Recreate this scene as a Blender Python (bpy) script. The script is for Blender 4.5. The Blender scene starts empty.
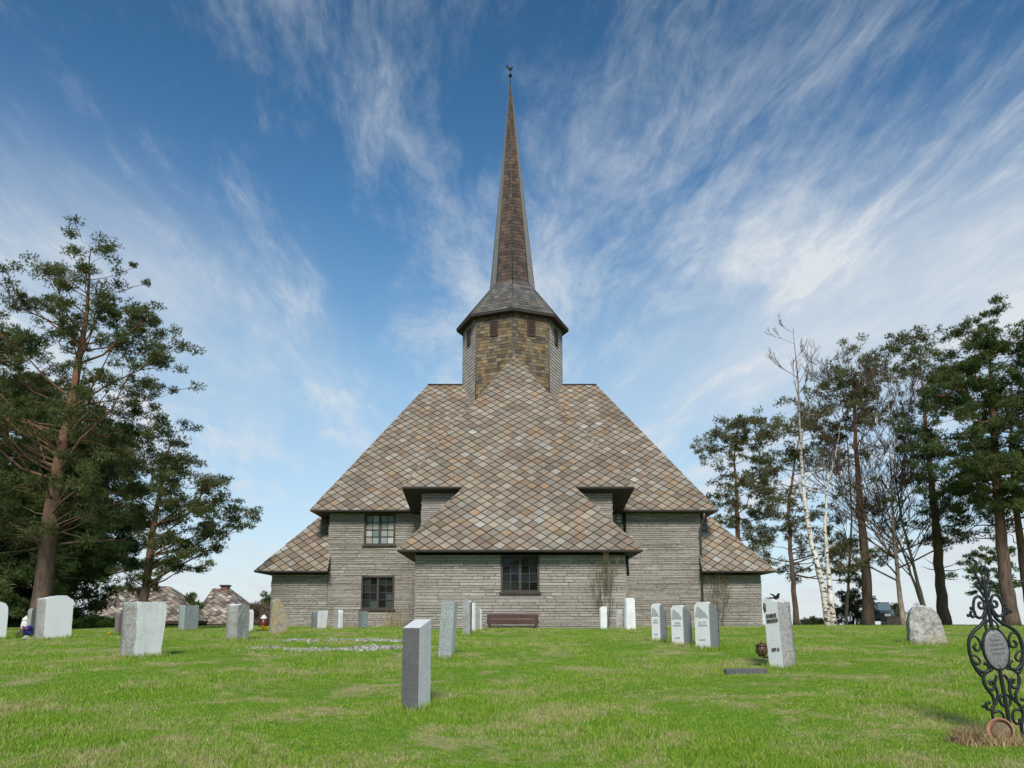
import bpy, math, random
import numpy as np
from mathutils import Vector, Matrix

R = math.radians
scene = bpy.context.scene
COL = scene.collection

# ------------------------------------------------------------------ camera
F = 796.0
PITCH = R(8.0)
HOR = 622.0                      # image row of the eye level
EYE = 1.5
CYP = HOR - F * math.tan(PITCH)  # principal row
cp, sp = math.cos(PITCH), math.sin(PITCH)


def ray(px, py):
    u = (px - 512.0) / F
    v = (CYP - py) / F
    return Vector((u, cp - v * sp, sp + v * cp))


def at(px, py, Y):
    d = ray(px, py)
    k = Y / d.y
    return Vector((d.x * k, Y, EYE + d.z * k))


def on_plane(px, py, P0, t):
    """hit of a sight line with the sloping plane z = z0 + t (y - y0)"""
    d = ray(px, py)
    s = (P0.z - t * P0.y - EYE) / (d.z - t * d.y)
    return Vector((d.x * s, d.y * s, EYE + d.z * s))


cam = bpy.data.cameras.new('camera')
camo = bpy.data.objects.new('camera', cam)
COL.objects.link(camo)
camo.location = (0, 0, EYE)
camo.rotation_euler = (R(90) + PITCH, 0, 0)
cam.sensor_width = 36
cam.lens = 36 * F / 1024
cam.shift_y = (CYP - 384) / 1024
cam.clip_start = 0.1
cam.clip_end = 20000
scene.camera = camo

# ------------------------------------------------------------------ terrain
PROF_D = np.array([-30, 0, 4, 6, 8, 11.5, 14.7, 18, 22, 25, 28.6, 36, 46, 56, 75, 120, 300, 1000, 3000, 9000.])
PROF_B = np.array([1.9, 1.47, 1.2, 1.06, .90, .68, .49, .355, .255, .20, .175, .165, .18, .5, 2.0, 5.0, 10, 24, 60, 150.])


def pchip(x, xs, ys):
    h = np.diff(xs); d = np.diff(ys) / h
    m = np.zeros_like(ys)
    m[0], m[-1] = d[0], d[-1]
    for i in range(1, len(xs) - 1):
        if d[i - 1] * d[i] > 0:
            w1, w2 = 2 * h[i] + h[i - 1], h[i] + 2 * h[i - 1]
            m[i] = (w1 + w2) / (w1 / d[i - 1] + w2 / d[i])
    x = np.clip(x, xs[0], xs[-1])
    i = np.clip(np.searchsorted(xs, x) - 1, 0, len(xs) - 2)
    t = (x - xs[i]) / h[i]
    return ((2 * t**3 - 3 * t**2 + 1) * ys[i] + (t**3 - 2 * t**2 + t) * h[i] * m[i]
            + (-2 * t**3 + 3 * t**2) * ys[i + 1] + (t**3 - t**2) * h[i] * m[i + 1])


def gz(x, y):
    x = np.asarray(x, float); y = np.asarray(y, float)
    z = EYE - pchip(y, PROF_D, PROF_B)
    near = np.exp(-(np.maximum(y - 20, 0) / 10)**2)
    z = z + near * (0.018 * np.sin(x * 1.1 + 0.6 * y) + 0.014 * np.sin(x * 0.45 - y * 0.8 + 1.0) + 0.008 * np.sin(2.3 * x + 1.7 * y))
    z = z - 0.05 * np.clip((-x - 8) / 6, 0, 1) * np.clip((y - 8) / 6, 0, 1)
    return z


def G(x, y):
    return float(gz(x, y))


def ground_at(px, py):
    d = ray(px, py)
    lo = 3.0
    prev = lo
    t = lo
    while t < 60:
        p = d * (t / d.y)
        if EYE + p.z <= G(p.x, p.y):
            a, b = prev, t
            for _ in range(30):
                m = (a + b) / 2
                q = d * (m / d.y)
                if EYE + q.z <= G(q.x, q.y):
                    b = m
                else:
                    a = m
            q = d * (b / d.y)
            return Vector((q.x, q.y, G(q.x, q.y)))
        prev = t
        t += 0.05
    p = d * (30 / d.y)
    return Vector((p.x, p.y, G(p.x, p.y)))


# ------------------------------------------------------------------ materials
MATS = {}


class NT:
    def __init__(self, name):
        self.m = bpy.data.materials.new(name)
        self.m.use_nodes = True
        self.t = self.m.node_tree
        self.b = self.t.nodes['Principled BSDF']
        self.out = self.t.nodes['Material Output']

    def n(self, kind, **kw):
        x = self.t.nodes.new(kind)
        for k, v in kw.items():
            if k.startswith('i_'):
                x.inputs[int(k[2:])].default_value = v
            else:
                setattr(x, k, v)
        return x

    def l(self, a, b):
        self.t.links.new(a, b)

    def ramp(self, fac, stops, interp='LINEAR'):
        r = self.n('ShaderNodeValToRGB')
        r.color_ramp.interpolation = interp
        e = r.color_ramp.elements
        while len(e) < len(stops):
            e.new(0.5)
        for k, (p, c) in enumerate(stops):
            e[k].position = p
            e[k].color = (*c, 1) if len(c) == 3 else c
        self.l(fac, r.inputs[0])
        return r.outputs[0]

    def noise(self, vec, scale, detail=4, rough=0.55, dist=0.0):
        x = self.n('ShaderNodeTexNoise')
        x.inputs['Scale'].default_value = scale
        x.inputs['Detail'].default_value = detail
        x.inputs['Roughness'].default_value = rough
        x.inputs['Distortion'].default_value = dist
        if vec is not None:
            self.l(vec, x.inputs['Vector'])
        return x.outputs['Fac']

    def mix(self, a, b, fac, mode='MIX'):
        x = self.n('ShaderNodeMix', data_type='RGBA', blend_type=mode)
        if isinstance(fac, (int, float)):
            x.inputs[0].default_value = fac
        else:
            self.l(fac, x.inputs[0])
        for s, v in ((6, a), (7, b)):
            if isinstance(v, tuple):
                x.inputs[s].default_value = (*v, 1)
            else:
                self.l(v, x.inputs[s])
        return x.outputs[2]

    def bump(self, h, strength, dist=0.02):
        x = self.n('ShaderNodeBump')
        x.inputs['Strength'].default_value = strength
        x.inputs['Distance'].default_value = dist
        self.l(h, x.inputs['Height'])
        self.l(x.outputs[0], self.b.inputs['Normal'])

    def pos(self):
        return self.n('ShaderNodeNewGeometry').outputs['Position']

    def obj(self):
        return self.n('ShaderNodeTexCoord').outputs['Object']

    def uv(self):
        s = self.n('ShaderNodeSeparateXYZ')
        self.l(self.n('ShaderNodeUVMap').outputs[0], s.inputs[0])
        return s.outputs[0], s.outputs[1]

    def set(self, **kw):
        for k, v in kw.items():
            self.b.inputs[k.replace('_', ' ')].default_value = v
        return self


def color_out(t, c):
    t.l(c, t.b.inputs['Base Color'])


def m_tiles(name, stops, rough=0.55, noise_amt=0.5, spec=0.5):
    t = NT(name)
    u, v = t.uv()
    base = t.ramp(u, stops, 'CONSTANT')
    n = t.noise(t.pos(), 7, 6, 0.65)
    mot = t.ramp(n, [(0.25, (0.55, 0.52, 0.50)), (0.5, (0.95, 0.95, 0.95)), (0.75, (1.3, 1.25, 1.2))])
    c = t.mix(base, mot, noise_amt, 'MULTIPLY')
    vv = t.ramp(v, [(0.0, (0.72, 0.72, 0.72)), (1.0, (1.18, 1.18, 1.18))])
    c = t.mix(c, vv, 1.0, 'MULTIPLY')
    big = t.noise(t.pos(), 0.55, 3, 0.5)
    st = t.ramp(big, [(0.35, (0.82, 0.80, 0.78)), (0.65, (1.08, 1.07, 1.05))])
    c = t.mix(c, st, 0.8, 'MULTIPLY')
    lich = t.ramp(t.noise(t.pos(), 22, 5, 0.7), [(0.60, (0, 0, 0)), (0.72, (1, 1, 1))])
    c = t.mix(c, (0.50, 0.49, 0.44), t_fac(t, lich, 0.35), 'MIX')
    color_out(t, c)
    t.set(Roughness=rough)
    t.b.inputs['Specular IOR Level'].default_value = spec
    t.bump(t.noise(t.pos(), 35, 6, 0.6), 0.5, 0.02)
    return t.m


def t_fac(t, col, k):
    x = t.n('ShaderNodeMath', operation='MULTIPLY')
    t.l(col, x.inputs[0]); x.inputs[1].default_value = k
    return x.outputs[0]


def m_plain(name, c1, c2, scale=8, rough=0.7, bump=0.2, bs=30, metal=0.0, spec=0.4):
    t = NT(name)
    n = t.noise(t.obj(), scale, 5, 0.6)
    color_out(t, t.ramp(n, [(0.3, c1), (0.7, c2)]))
    t.set(Roughness=rough, Metallic=metal)
    t.b.inputs['Specular IOR Level'].default_value = spec
    if bump:
        t.bump(t.noise(t.obj(), bs, 5, 0.65), bump, 0.02)
    return t.m


def m_granite(name, lo, hi, speck, rough=0.5, bump=0.15, bs=60, stain=0.5):
    t = NT(name)
    o = t.obj()
    n = t.noise(o, 90, 3, 0.7)
    c = t.ramp(n, [(0.36, speck), (0.47, lo), (0.62, hi)])
    s = t.ramp(t.noise(o, 3.2, 5, 0.6), [(0.3, (0.70, 0.69, 0.66)), (0.62, (1.05, 1.05, 1.05))])
    c = t.mix(c, s, stain, 'MULTIPLY')
    z = t.n('ShaderNodeMapping'); z.inputs['Scale'].default_value = (14, 14, 1.1)
    t.l(o, z.inputs[0])
    dr = t.ramp(t.noise(z.outputs[0], 1.0, 4, 0.6), [(0.34, (0.74, 0.74, 0.72)), (0.5, (1, 1, 1))])
    c = t.mix(c, dr, stain, 'MULTIPLY')
    color_out(t, c)
    t.set(Roughness=rough)
    t.bump(t.noise(o, bs, 6, 0.7), bump, 0.03)
    return t.m


def m_leaf(name, stops, trans=0.25, patch=1.2, rough=0.6):
    t = NT(name)
    u, v = t.uv()
    c = t.ramp(u, stops)
    n = t.noise(t.pos(), patch, 3, 0.5)
    mm = t.ramp(n, [(0.3, (0.72, 0.74, 0.70)), (0.7, (1.25, 1.22, 1.15))])
    c = t.mix(c, mm, 0.9, 'MULTIPLY')
    color_out(t, c)
    t.set(Roughness=rough)
    t.b.inputs['Specular IOR Level'].default_value = 0.25
    tr = t.n('ShaderNodeBsdfTranslucent')
    t.l(c, tr.inputs[0])
    mx = t.n('ShaderNodeMixShader'); mx.inputs[0].default_value = trans
    t.l(t.b.outputs[0], mx.inputs[1]); t.l(tr.outputs[0], mx.inputs[2])
    t.l(mx.outputs[0], t.out.inputs[0])
    return t.m


def dryness(t):
    """shared map of green and straw coloured patches in the lawn"""
    p = t.pos()
    mp = t.n('ShaderNodeMapping'); mp.inputs['Scale'].default_value = (0.85, 1.0, 0.0)
    t.l(p, mp.inputs[0])
    a = t.noise(mp.outputs[0], 1.0, 5, 0.62, 0.4)
    m2 = t.n('ShaderNodeMapping'); m2.inputs['Scale'].default_value = (3.3, 3.3, 0.0)
    t.l(p, m2.inputs[0])
    b = t.noise(m2.outputs[0], 1.0, 3, 0.6)
    s = t.n('ShaderNodeMath', operation='MULTIPLY_ADD')
    t.l(b, s.inputs[0]); s.inputs[1].default_value = 0.45; t.l(a, s.inputs[2])
    return s.outputs[0], p


def m_grass():
    t = NT('grass_blades')
    d, p = dryness(t)
    u, v = t.uv()
    g = t.ramp(u, [(0.0, (0.135, 0.240, 0.022)), (0.45, (0.235, 0.385, 0.032)), (1.0, (0.38, 0.51, 0.062))])
    y = t.ramp(u, [(0.0, (0.36, 0.32, 0.13)), (1.0, (0.62, 0.56, 0.28))])
    ad = t.n('ShaderNodeMath', operation='MULTIPLY_ADD')
    t.l(v, ad.inputs[0]); ad.inputs[1].default_value = 0.30; t.l(d, ad.inputs[2])
    f = t.ramp(ad.outputs[0], [(0.90, (0, 0, 0)), (1.06, (1, 1, 1))])
    c = t.mix(g, y, f)
    color_out(t, c)
    t.set(Roughness=0.55)
    t.b.inputs['Specular IOR Level'].default_value = 0.25
    tr = t.n('ShaderNodeBsdfTranslucent'); t.l(c, tr.inputs[0])
    mx = t.n('ShaderNodeMixShader'); mx.inputs[0].default_value = 0.35
    t.l(t.b.outputs[0], mx.inputs[1]); t.l(tr.outputs[0], mx.inputs[2])
    t.l(mx.outputs[0], t.out.inputs[0])
    return t.m


def m_ground():
    t = NT('lawn_soil')
    d, p = dryness(t)
    n = t.noise(p, 14, 6, 0.7)
    g = t.ramp(n, [(0.3, (0.080, 0.165, 0.014)), (0.7, (0.17, 0.30, 0.026))])
    y = t.ramp(n, [(0.3, (0.24, 0.20, 0.09)), (0.7, (0.46, 0.40, 0.20))])
    f = t.ramp(d, [(0.72, (0, 0, 0)), (0.92, (1, 1, 1))])
    color_out(t, t.mix(g, y, f))
    t.set(Roughness=0.9)
    t.b.inputs['Specular IOR Level'].default_value = 0.1
    t.bump(t.noise(p, 30, 6, 0.7), 0.8, 0.03)
    return t.m


def m_bark_pine():
    t = NT('pine_bark')
    tc = t.n('ShaderNodeTexCoord')
    s = t.n('ShaderNodeSeparateXYZ'); t.l(tc.outputs['Generated'], s.inputs[0])
    mp = t.n('ShaderNodeMapping'); mp.inputs['Scale'].default_value = (9, 9, 2.2)
    t.l(tc.outputs['Object'], mp.inputs[0])
    n = t.noise(mp.outputs[0], 1.0, 5, 0.65)
    low = t.ramp(n, [(0.3, (0.040, 0.028, 0.022)), (0.65, (0.145, 0.092, 0.066))])
    up = t.ramp(n, [(0.3, (0.11, 0.052, 0.030)), (0.65, (0.28, 0.138, 0.074))])
    f = t.ramp(s.outputs[2], [(0.15, (0, 0, 0)), (0.65, (1, 1, 1))])
    color_out(t, t.mix(low, up, f))
    t.set(Roughness=0.9)
    t.bump(n, 0.9, 0.05)
    return t.m


def m_bark_birch():
    t = NT('birch_bark')
    o = t.obj()
    mp = t.n('ShaderNodeMapping'); mp.inputs['Scale'].default_value = (5, 5, 9)
    t.l(o, mp.inputs[0])
    n = t.noise(mp.outputs[0], 1.0, 4, 0.6)
    f = t.ramp(n, [(0.53, (0, 0, 0)), (0.58, (1, 1, 1))])
    n2 = t.noise(o, 1.6, 4, 0.6)
    w = t.ramp(n2, [(0.35, (0.74, 0.71, 0.66)), (0.65, (0.52, 0.45, 0.37))])
    sz = t.n('ShaderNodeSeparateXYZ'); t.l(t.n('ShaderNodeTexCoord').outputs['Generated'], sz.inputs[0])
    w = t.mix(w, (0.20, 0.145, 0.11), t.ramp(sz.outputs[2], [(0.35, (0, 0, 0)), (0.75, (1, 1, 1))]))
    color_out(t, t.mix(w, (0.06, 0.05, 0.045), f))
    t.set(Roughness=0.7)
    t.bump(n, 0.3, 0.02)
    return t.m


def m_rock_wall():
    t = NT('slate_masonry')
    u, v = t.uv()
    base = t.ramp(u, [(0.0, (0.268, 0.236, 0.208)), (0.35, (0.298, 0.266, 0.236)), (0.75, (0.318, 0.286, 0.256)), (1.0, (0.385, 0.352, 0.322))])
    mp = t.n('ShaderNodeMapping'); mp.inputs['Scale'].default_value = (8, 8, 15)
    t.l(t.pos(), mp.inputs[0])
    n = t.noise(mp.outputs[0], 1.0, 5, 0.65)
    mot = t.ramp(n, [(0.3, (0.74, 0.735, 0.72)), (0.7, (1.20, 1.20, 1.19))])
    c = t.mix(base, mot, 0.8, 'MULTIPLY')
    st = t.ramp(t.noise(t.pos(), 0.7, 4, 0.6), [(0.35, (0.84, 0.83, 0.80)), (0.65, (1.08, 1.08, 1.08))])
    c = t.mix(c, st, 0.8, 'MULTIPLY')
    color_out(t, c)
    t.set(Roughness=0.85)
    t.bump(n, 0.6, 0.02)
    return t.m


def m_pane(name, stops, rough=0.08):
    t = NT(name)
    u, v = t.uv()
    color_out(t, t.ramp(u, stops, 'CONSTANT'))
    t.set(Roughness=rough)
    t.b.inputs['Specular IOR Level'].default_value = 0.22
    t.bump(t.noise(t.pos(), 6, 2, 0.5), 0.25, 0.03)
    return t.m


def build_materials():
    M = MATS
    M['slate'] = m_tiles('roof_slate', [
        (0.00, (0.245, 0.194, 0.146)), (0.12, (0.265, 0.214, 0.162)), (0.30, (0.285, 0.235, 0.178)),
        (0.48, (0.290, 0.222, 0.158)), (0.62, (0.305, 0.258, 0.200)), (0.74, (0.300, 0.205, 0.126)),
        (0.82, (0.262, 0.192, 0.143)), (0.90, (0.300, 0.270, 0.230)), (0.985, (0.37, 0.355, 0.325))], 0.55, 0.58)
    M['tower_slate'] = m_tiles('tower_slate', [
        (0.00, (0.075, 0.055, 0.034)), (0.2, (0.145, 0.098, 0.048)), (0.40, (0.195, 0.126, 0.056)),
        (0.58, (0.235, 0.156, 0.070)), (0.74, (0.165, 0.122, 0.076)), (0.90, (0.22, 0.17, 0.115))], 0.42, 0.6, 0.4)
    M['spire_slate'] = m_tiles('spire_slate', [
        (0.00, (0.050, 0.029, 0.020)), (0.25, (0.076, 0.044, 0.028)), (0.50, (0.102, 0.058, 0.032)),
        (0.72, (0.084, 0.054, 0.036)), (0.9, (0.115, 0.074, 0.045))], 0.42, 0.6, 0.4)
    for k_ in ('tower_slate', 'spire_slate'):
        M[k_].node_tree.nodes['Principled BSDF'].inputs['Sheen Weight'].default_value = 0.7
        M[k_].node_tree.nodes['Principled BSDF'].inputs['Sheen Roughness'].default_value = 0.35
    M['skirt_slate'] = m_tiles('skirt_slate', [
        (0.00, (0.105, 0.10, 0.095)), (0.3, (0.14, 0.13, 0.122)), (0.6, (0.17, 0.155, 0.142)), (0.85, (0.15, 0.118, 0.095))], 0.42, 0.6)
    M['house_slate'] = m_tiles('house_slate', [
        (0.00, (0.14, 0.11, 0.09)), (0.25, (0.27, 0.21, 0.16)), (0.5, (0.36, 0.30, 0.24)), (0.75, (0.46, 0.42, 0.36)), (0.9, (0.22, 0.15, 0.11))], 0.6, 0.5)
    M['board'] = m_plain('eave_board', (0.024, 0.017, 0.014), (0.042, 0.030, 0.025), 4, 0.75)
    M['metal_strip'] = m_plain('lead_strip', (0.05, 0.048, 0.046), (0.09, 0.085, 0.08), 6, 0.5)
    M['wall'] = m_rock_wall()
    M['mortar'] = m_plain('wall_joint', (0.115, 0.104, 0.092), (0.165, 0.15, 0.134), 6, 0.95)
    M['frame'] = m_plain('window_frame_paint', (0.038, 0.027, 0.022), (0.062, 0.046, 0.037), 6, 0.6)
    M['shutter'] = m_plain('shutter_paint', (0.045, 0.022, 0.018), (0.068, 0.033, 0.026), 8, 0.7)
    M['pane_dark'] = m_pane('dark_leaded_glass', [(0, (0.006, 0.007, 0.007)), (0.4, (0.011, 0.014, 0.013)), (0.7, (0.018, 0.026, 0.022)), (0.92, (0.05, 0.065, 0.06))])
    M['pane_pale'] = m_pane('pale_glass_painted_reflection', [(0, (0.25, 0.30, 0.28)), (0.25, (0.34, 0.36, 0.33)), (0.45, (0.14, 0.20, 0.165)), (0.6, (0.44, 0.45, 0.41)), (0.8, (0.32, 0.285, 0.24))], 0.12)  # pale pane colours stand in for sky reflections in the upper window
    M['bench'] = m_plain('stained_bench_wood', (0.045, 0.020, 0.015), (0.085, 0.038, 0.028), 10, 0.6)
    M['copper_dark'] = m_plain('dark_metal', (0.015, 0.015, 0.016), (0.026, 0.025, 0.026), 8, 0.85, .2, 30, 0, .15)
    M['pipe'] = m_plain('downpipe_metal', (0.075, 0.075, 0.07), (0.12, 0.118, 0.11), 5, 0.5)
    # gravestones
    M['g_white'] = m_granite('pale_polished_granite', (0.83, 0.815, 0.82), (0.90, 0.885, 0.89), (0.70, 0.69, 0.695), 0.35, 0.05, 60, 0.12)
    M['g_white_weathered'] = m_granite('weathered_pale_granite', (0.76, 0.745, 0.75), (0.88, 0.865, 0.87), (0.56, 0.55, 0.555), 0.6, 0.3, 30, 0.5)
    M['g_rough'] = m_granite('rough_cut_granite', (0.28, 0.275, 0.265), (0.52, 0.51, 0.485), (0.10, 0.097, 0.093), 0.85, 1.0, 13, 0.8)
    M['g_grey'] = m_granite('grey_granite', (0.095, 0.09, 0.092), (0.145, 0.138, 0.14), (0.06, 0.058, 0.06), 0.5, 0.15, 60, 0.4)
    M['g_teal'] = m_granite('blue_grey_granite', (0.24, 0.265, 0.265), (0.40, 0.43, 0.43), (0.13, 0.15, 0.15), 0.55, 0.2, 60, 0.4)
    M['g_light'] = m_granite('light_granite_lit_faces', (0.66, 0.645, 0.655), (0.80, 0.785, 0.795), (0.50, 0.49, 0.50), 0.6, 0.2, 50, 0.3)  # light granite, brightened to paint light on the pillar's right face; also tops
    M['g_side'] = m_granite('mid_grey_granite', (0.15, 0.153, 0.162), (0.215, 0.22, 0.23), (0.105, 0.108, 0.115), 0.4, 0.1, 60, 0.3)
    M['g_side_light'] = m_granite('chiselled_granite', (0.46, 0.455, 0.46), (0.68, 0.67, 0.675), (0.26, 0.255, 0.26), 0.8, 0.9, 20, 0.4)
    M['g_red'] = m_granite('dull_red_granite', (0.16, 0.125, 0.13), (0.26, 0.20, 0.20), (0.09, 0.07, 0.07), 0.6, 0.3, 40, 0.5)
    t = NT('lichen_covered_stone')
    n = t.noise(t.obj(), 5, 6, 0.65)
    color_out(t, t.ramp(n, [(0.3, (0.20, 0.175, 0.13)), (0.48, (0.38, 0.33, 0.25)), (0.58, (0.36, 0.24, 0.09)), (0.72, (0.48, 0.45, 0.38))]))
    t.set(Roughness=0.9); t.bump(t.noise(t.obj(), 14, 6, 0.7), 0.9, 0.04)
    M['g_lichen'] = t.m
    t = NT('spotted_boulder_stone')
    n = t.noise(t.obj(), 9, 6, 0.7)
    c = t.ramp(n, [(0.34, (0.13, 0.115, 0.10)), (0.46, (0.36, 0.34, 0.31)), (0.6, (0.50, 0.49, 0.48)), (0.75, (0.62, 0.61, 0.60))])
    n2 = t.ramp(t.noise(t.obj(), 2.4, 3, 0.5), [(0.45, (0, 0, 0)), (0.62, (1, 1, 1))])
    color_out(t, t.mix(c, (0.34, 0.29, 0.17), t_fac(t, n2, 0.55)))
    t.set(Roughness=0.9); t.bump(t.noise(t.obj(), 12, 6, 0.7), 0.9, 0.05)
    M['g_boulder'] = t.m
    M['letter_bronze'] = m_plain('bronze_lettering', (0.055, 0.030, 0.022), (0.10, 0.06, 0.045), 20, 0.5, 0, 0, 0.3)
    M['letter_grey'] = m_plain('engraved_lettering', (0.46, 0.46, 0.46), (0.56, 0.56, 0.56), 20, 0.7, 0)
    M['iron'] = m_plain('black_wrought_iron', (0.007, 0.008, 0.010), (0.016, 0.018, 0.022), 14, 0.45, 0.2, 60, 0.2, 0.5)
    M['plaque'] = m_granite('weathered_metal_plaque', (0.16, 0.16, 0.16), (0.26, 0.26, 0.26), (0.10, 0.10, 0.10), 0.5, 0.2, 30, 0.6)
    M['terracotta'] = m_plain('terracotta', (0.36, 0.16, 0.10), (0.48, 0.24, 0.16), 9, 0.85)
    M['soil'] = m_plain('dry_soil', (0.14, 0.095, 0.06), (0.30, 0.22, 0.14), 20, 0.95, 0.8, 40)
    M['gravel'] = m_tiles('gravel_stone', [(0, (0.22, 0.21, 0.19)), (0.3, (0.32, 0.31, 0.285)), (0.6, (0.42, 0.41, 0.385)), (0.9, (0.12, 0.11, 0.10))], 0.9, 0.4)
    M['chimney'] = m_plain('chimney_brick', (0.12, 0.055, 0.04), (0.20, 0.09, 0.065), 8, 0.9)
    M['house_wall'] = m_plain('dark_timber_wall', (0.040, 0.026, 0.020), (0.075, 0.05, 0.04), 3, 0.85)
    M['white_trim'] = m_plain('white_paint', (0.55, 0.54, 0.52), (0.72, 0.71, 0.69), 5, 0.6)
    # plants
    M['grass'] = m_grass()
    M['ground'] = m_ground()
    M['bark'] = m_bark_pine()
    M['birch'] = m_bark_birch()
    M['pink_bark'] = m_plain('pale_brown_bark', (0.20, 0.14, 0.105), (0.42, 0.33, 0.26), 5, .8, .5, 12)
    M['limb'] = m_plain('brown_limb_bark', (0.075, 0.050, 0.038), (0.15, 0.105, 0.078), 6, .85, .3)
    M['needle'] = m_leaf('pine_needles', [(0, (0.058, 0.080, 0.026)), (0.5, (0.102, 0.130, 0.044)), (0.85, (0.150, 0.168, 0.062)), (1, (0.20, 0.18, 0.085))], 0.35)
    M['needle_dark'] = m_leaf('deep_green_pine_needles', [(0, (0.058, 0.092, 0.030)), (0.5, (0.102, 0.150, 0.046)), (1, (0.155, 0.20, 0.068))], 0.35)  # greener needle mix for the dense rear pines and small conifers
    M['needle_brown'] = m_leaf('brownish_pine_needles', [(0, (0.092, 0.100, 0.046)), (0.5, (0.155, 0.158, 0.070)), (1, (0.23, 0.21, 0.105))], 0.35)
    M['needle_bright'] = m_leaf('bright_pine_needles', [(0, (0.052, 0.082, 0.024)), (0.5, (0.094, 0.130, 0.040)), (1, (0.145, 0.18, 0.062))], 0.35)
    M['twig'] = m_leaf('birch_twigs', [(0, (0.055, 0.035, 0.028)), (0.6, (0.095, 0.062, 0.046)), (1, (0.14, 0.095, 0.068))], 0.0)
    M['bud'] = m_leaf('spring_buds', [(0, (0.17, 0.14, 0.06)), (1, (0.30, 0.25, 0.12))], 0.2)
    M['hedge'] = m_leaf('hedge_leaves', [(0, (0.06, 0.11, 0.02)), (0.6, (0.12, 0.19, 0.035)), (1, (0.20, 0.27, 0.06))], 0.2)
    M['bush_dark'] = m_leaf('dark_bush_leaves', [(0, (0.05, 0.065, 0.032)), (0.6, (0.10, 0.115, 0.055)), (1, (0.18, 0.14, 0.085))], 0.15)
    M['bush_brown'] = m_leaf('bare_brown_twigs', [(0, (0.10, 0.07, 0.05)), (0.6, (0.18, 0.13, 0.095)), (1, (0.27, 0.20, 0.15))], 0.05)
    M['dry_grass'] = m_leaf('dry_stalks', [(0, (0.26, 0.18, 0.09)), (0.6, (0.40, 0.31, 0.16)), (1, (0.52, 0.43, 0.24))], 0.2)
    M['dead_plant'] = m_leaf('withered_plant', [(0, (0.17, 0.10, 0.06)), (0.6, (0.33, 0.22, 0.13)), (1, (0.46, 0.35, 0.22))], 0.15)
    M['fl_blue'] = m_leaf('blue_petals', [(0, (0.03, 0.03, 0.30)), (1, (0.10, 0.09, 0.55))], 0.2)
    M['fl_pink'] = m_leaf('pink_petals', [(0, (0.30, 0.12, 0.18)), (1, (0.50, 0.30, 0.36))], 0.2)
    M['fl_yellow'] = m_leaf('yellow_petals', [(0, (0.62, 0.48, 0.03)), (1, (0.80, 0.68, 0.06))], 0.2)
    M['fl_white'] = m_leaf('white_petals', [(0, (0.7, 0.7, 0.62)), (1, (0.85, 0.85, 0.78))], 0.2)
    M['red_glass'] = m_plain('dark_red_lantern', (0.08, 0.012, 0.010), (0.14, 0.02, 0.016), 9, 0.3, 0)
    M['bronze'] = m_plain('bronze', (0.075, 0.045, 0.032), (0.15, 0.085, 0.06), 25, 0.4, 0.2, 60, 0.5)
    M['car_paint'] = m_plain('dark_car_paint', (0.025, 0.028, 0.032), (0.03, 0.034, 0.04), 3, 0.25, 0, 0, 0.0, 0.6)
    M['car_glass'] = m_plain('car_glass', (0.16, 0.22, 0.23), (0.20, 0.26, 0.27), 3, 0.05, 0, 0, 0.0, 0.9)
    M['rubber'] = m_plain('rubber', (0.02, 0.02, 0.02), (0.03, 0.03, 0.03), 5, 0.8)
    M['old_wood'] = m_plain('weathered_wood', (0.13, 0.09, 0.065), (0.22, 0.165, 0.125), 7, 0.85)


build_materials()


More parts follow.
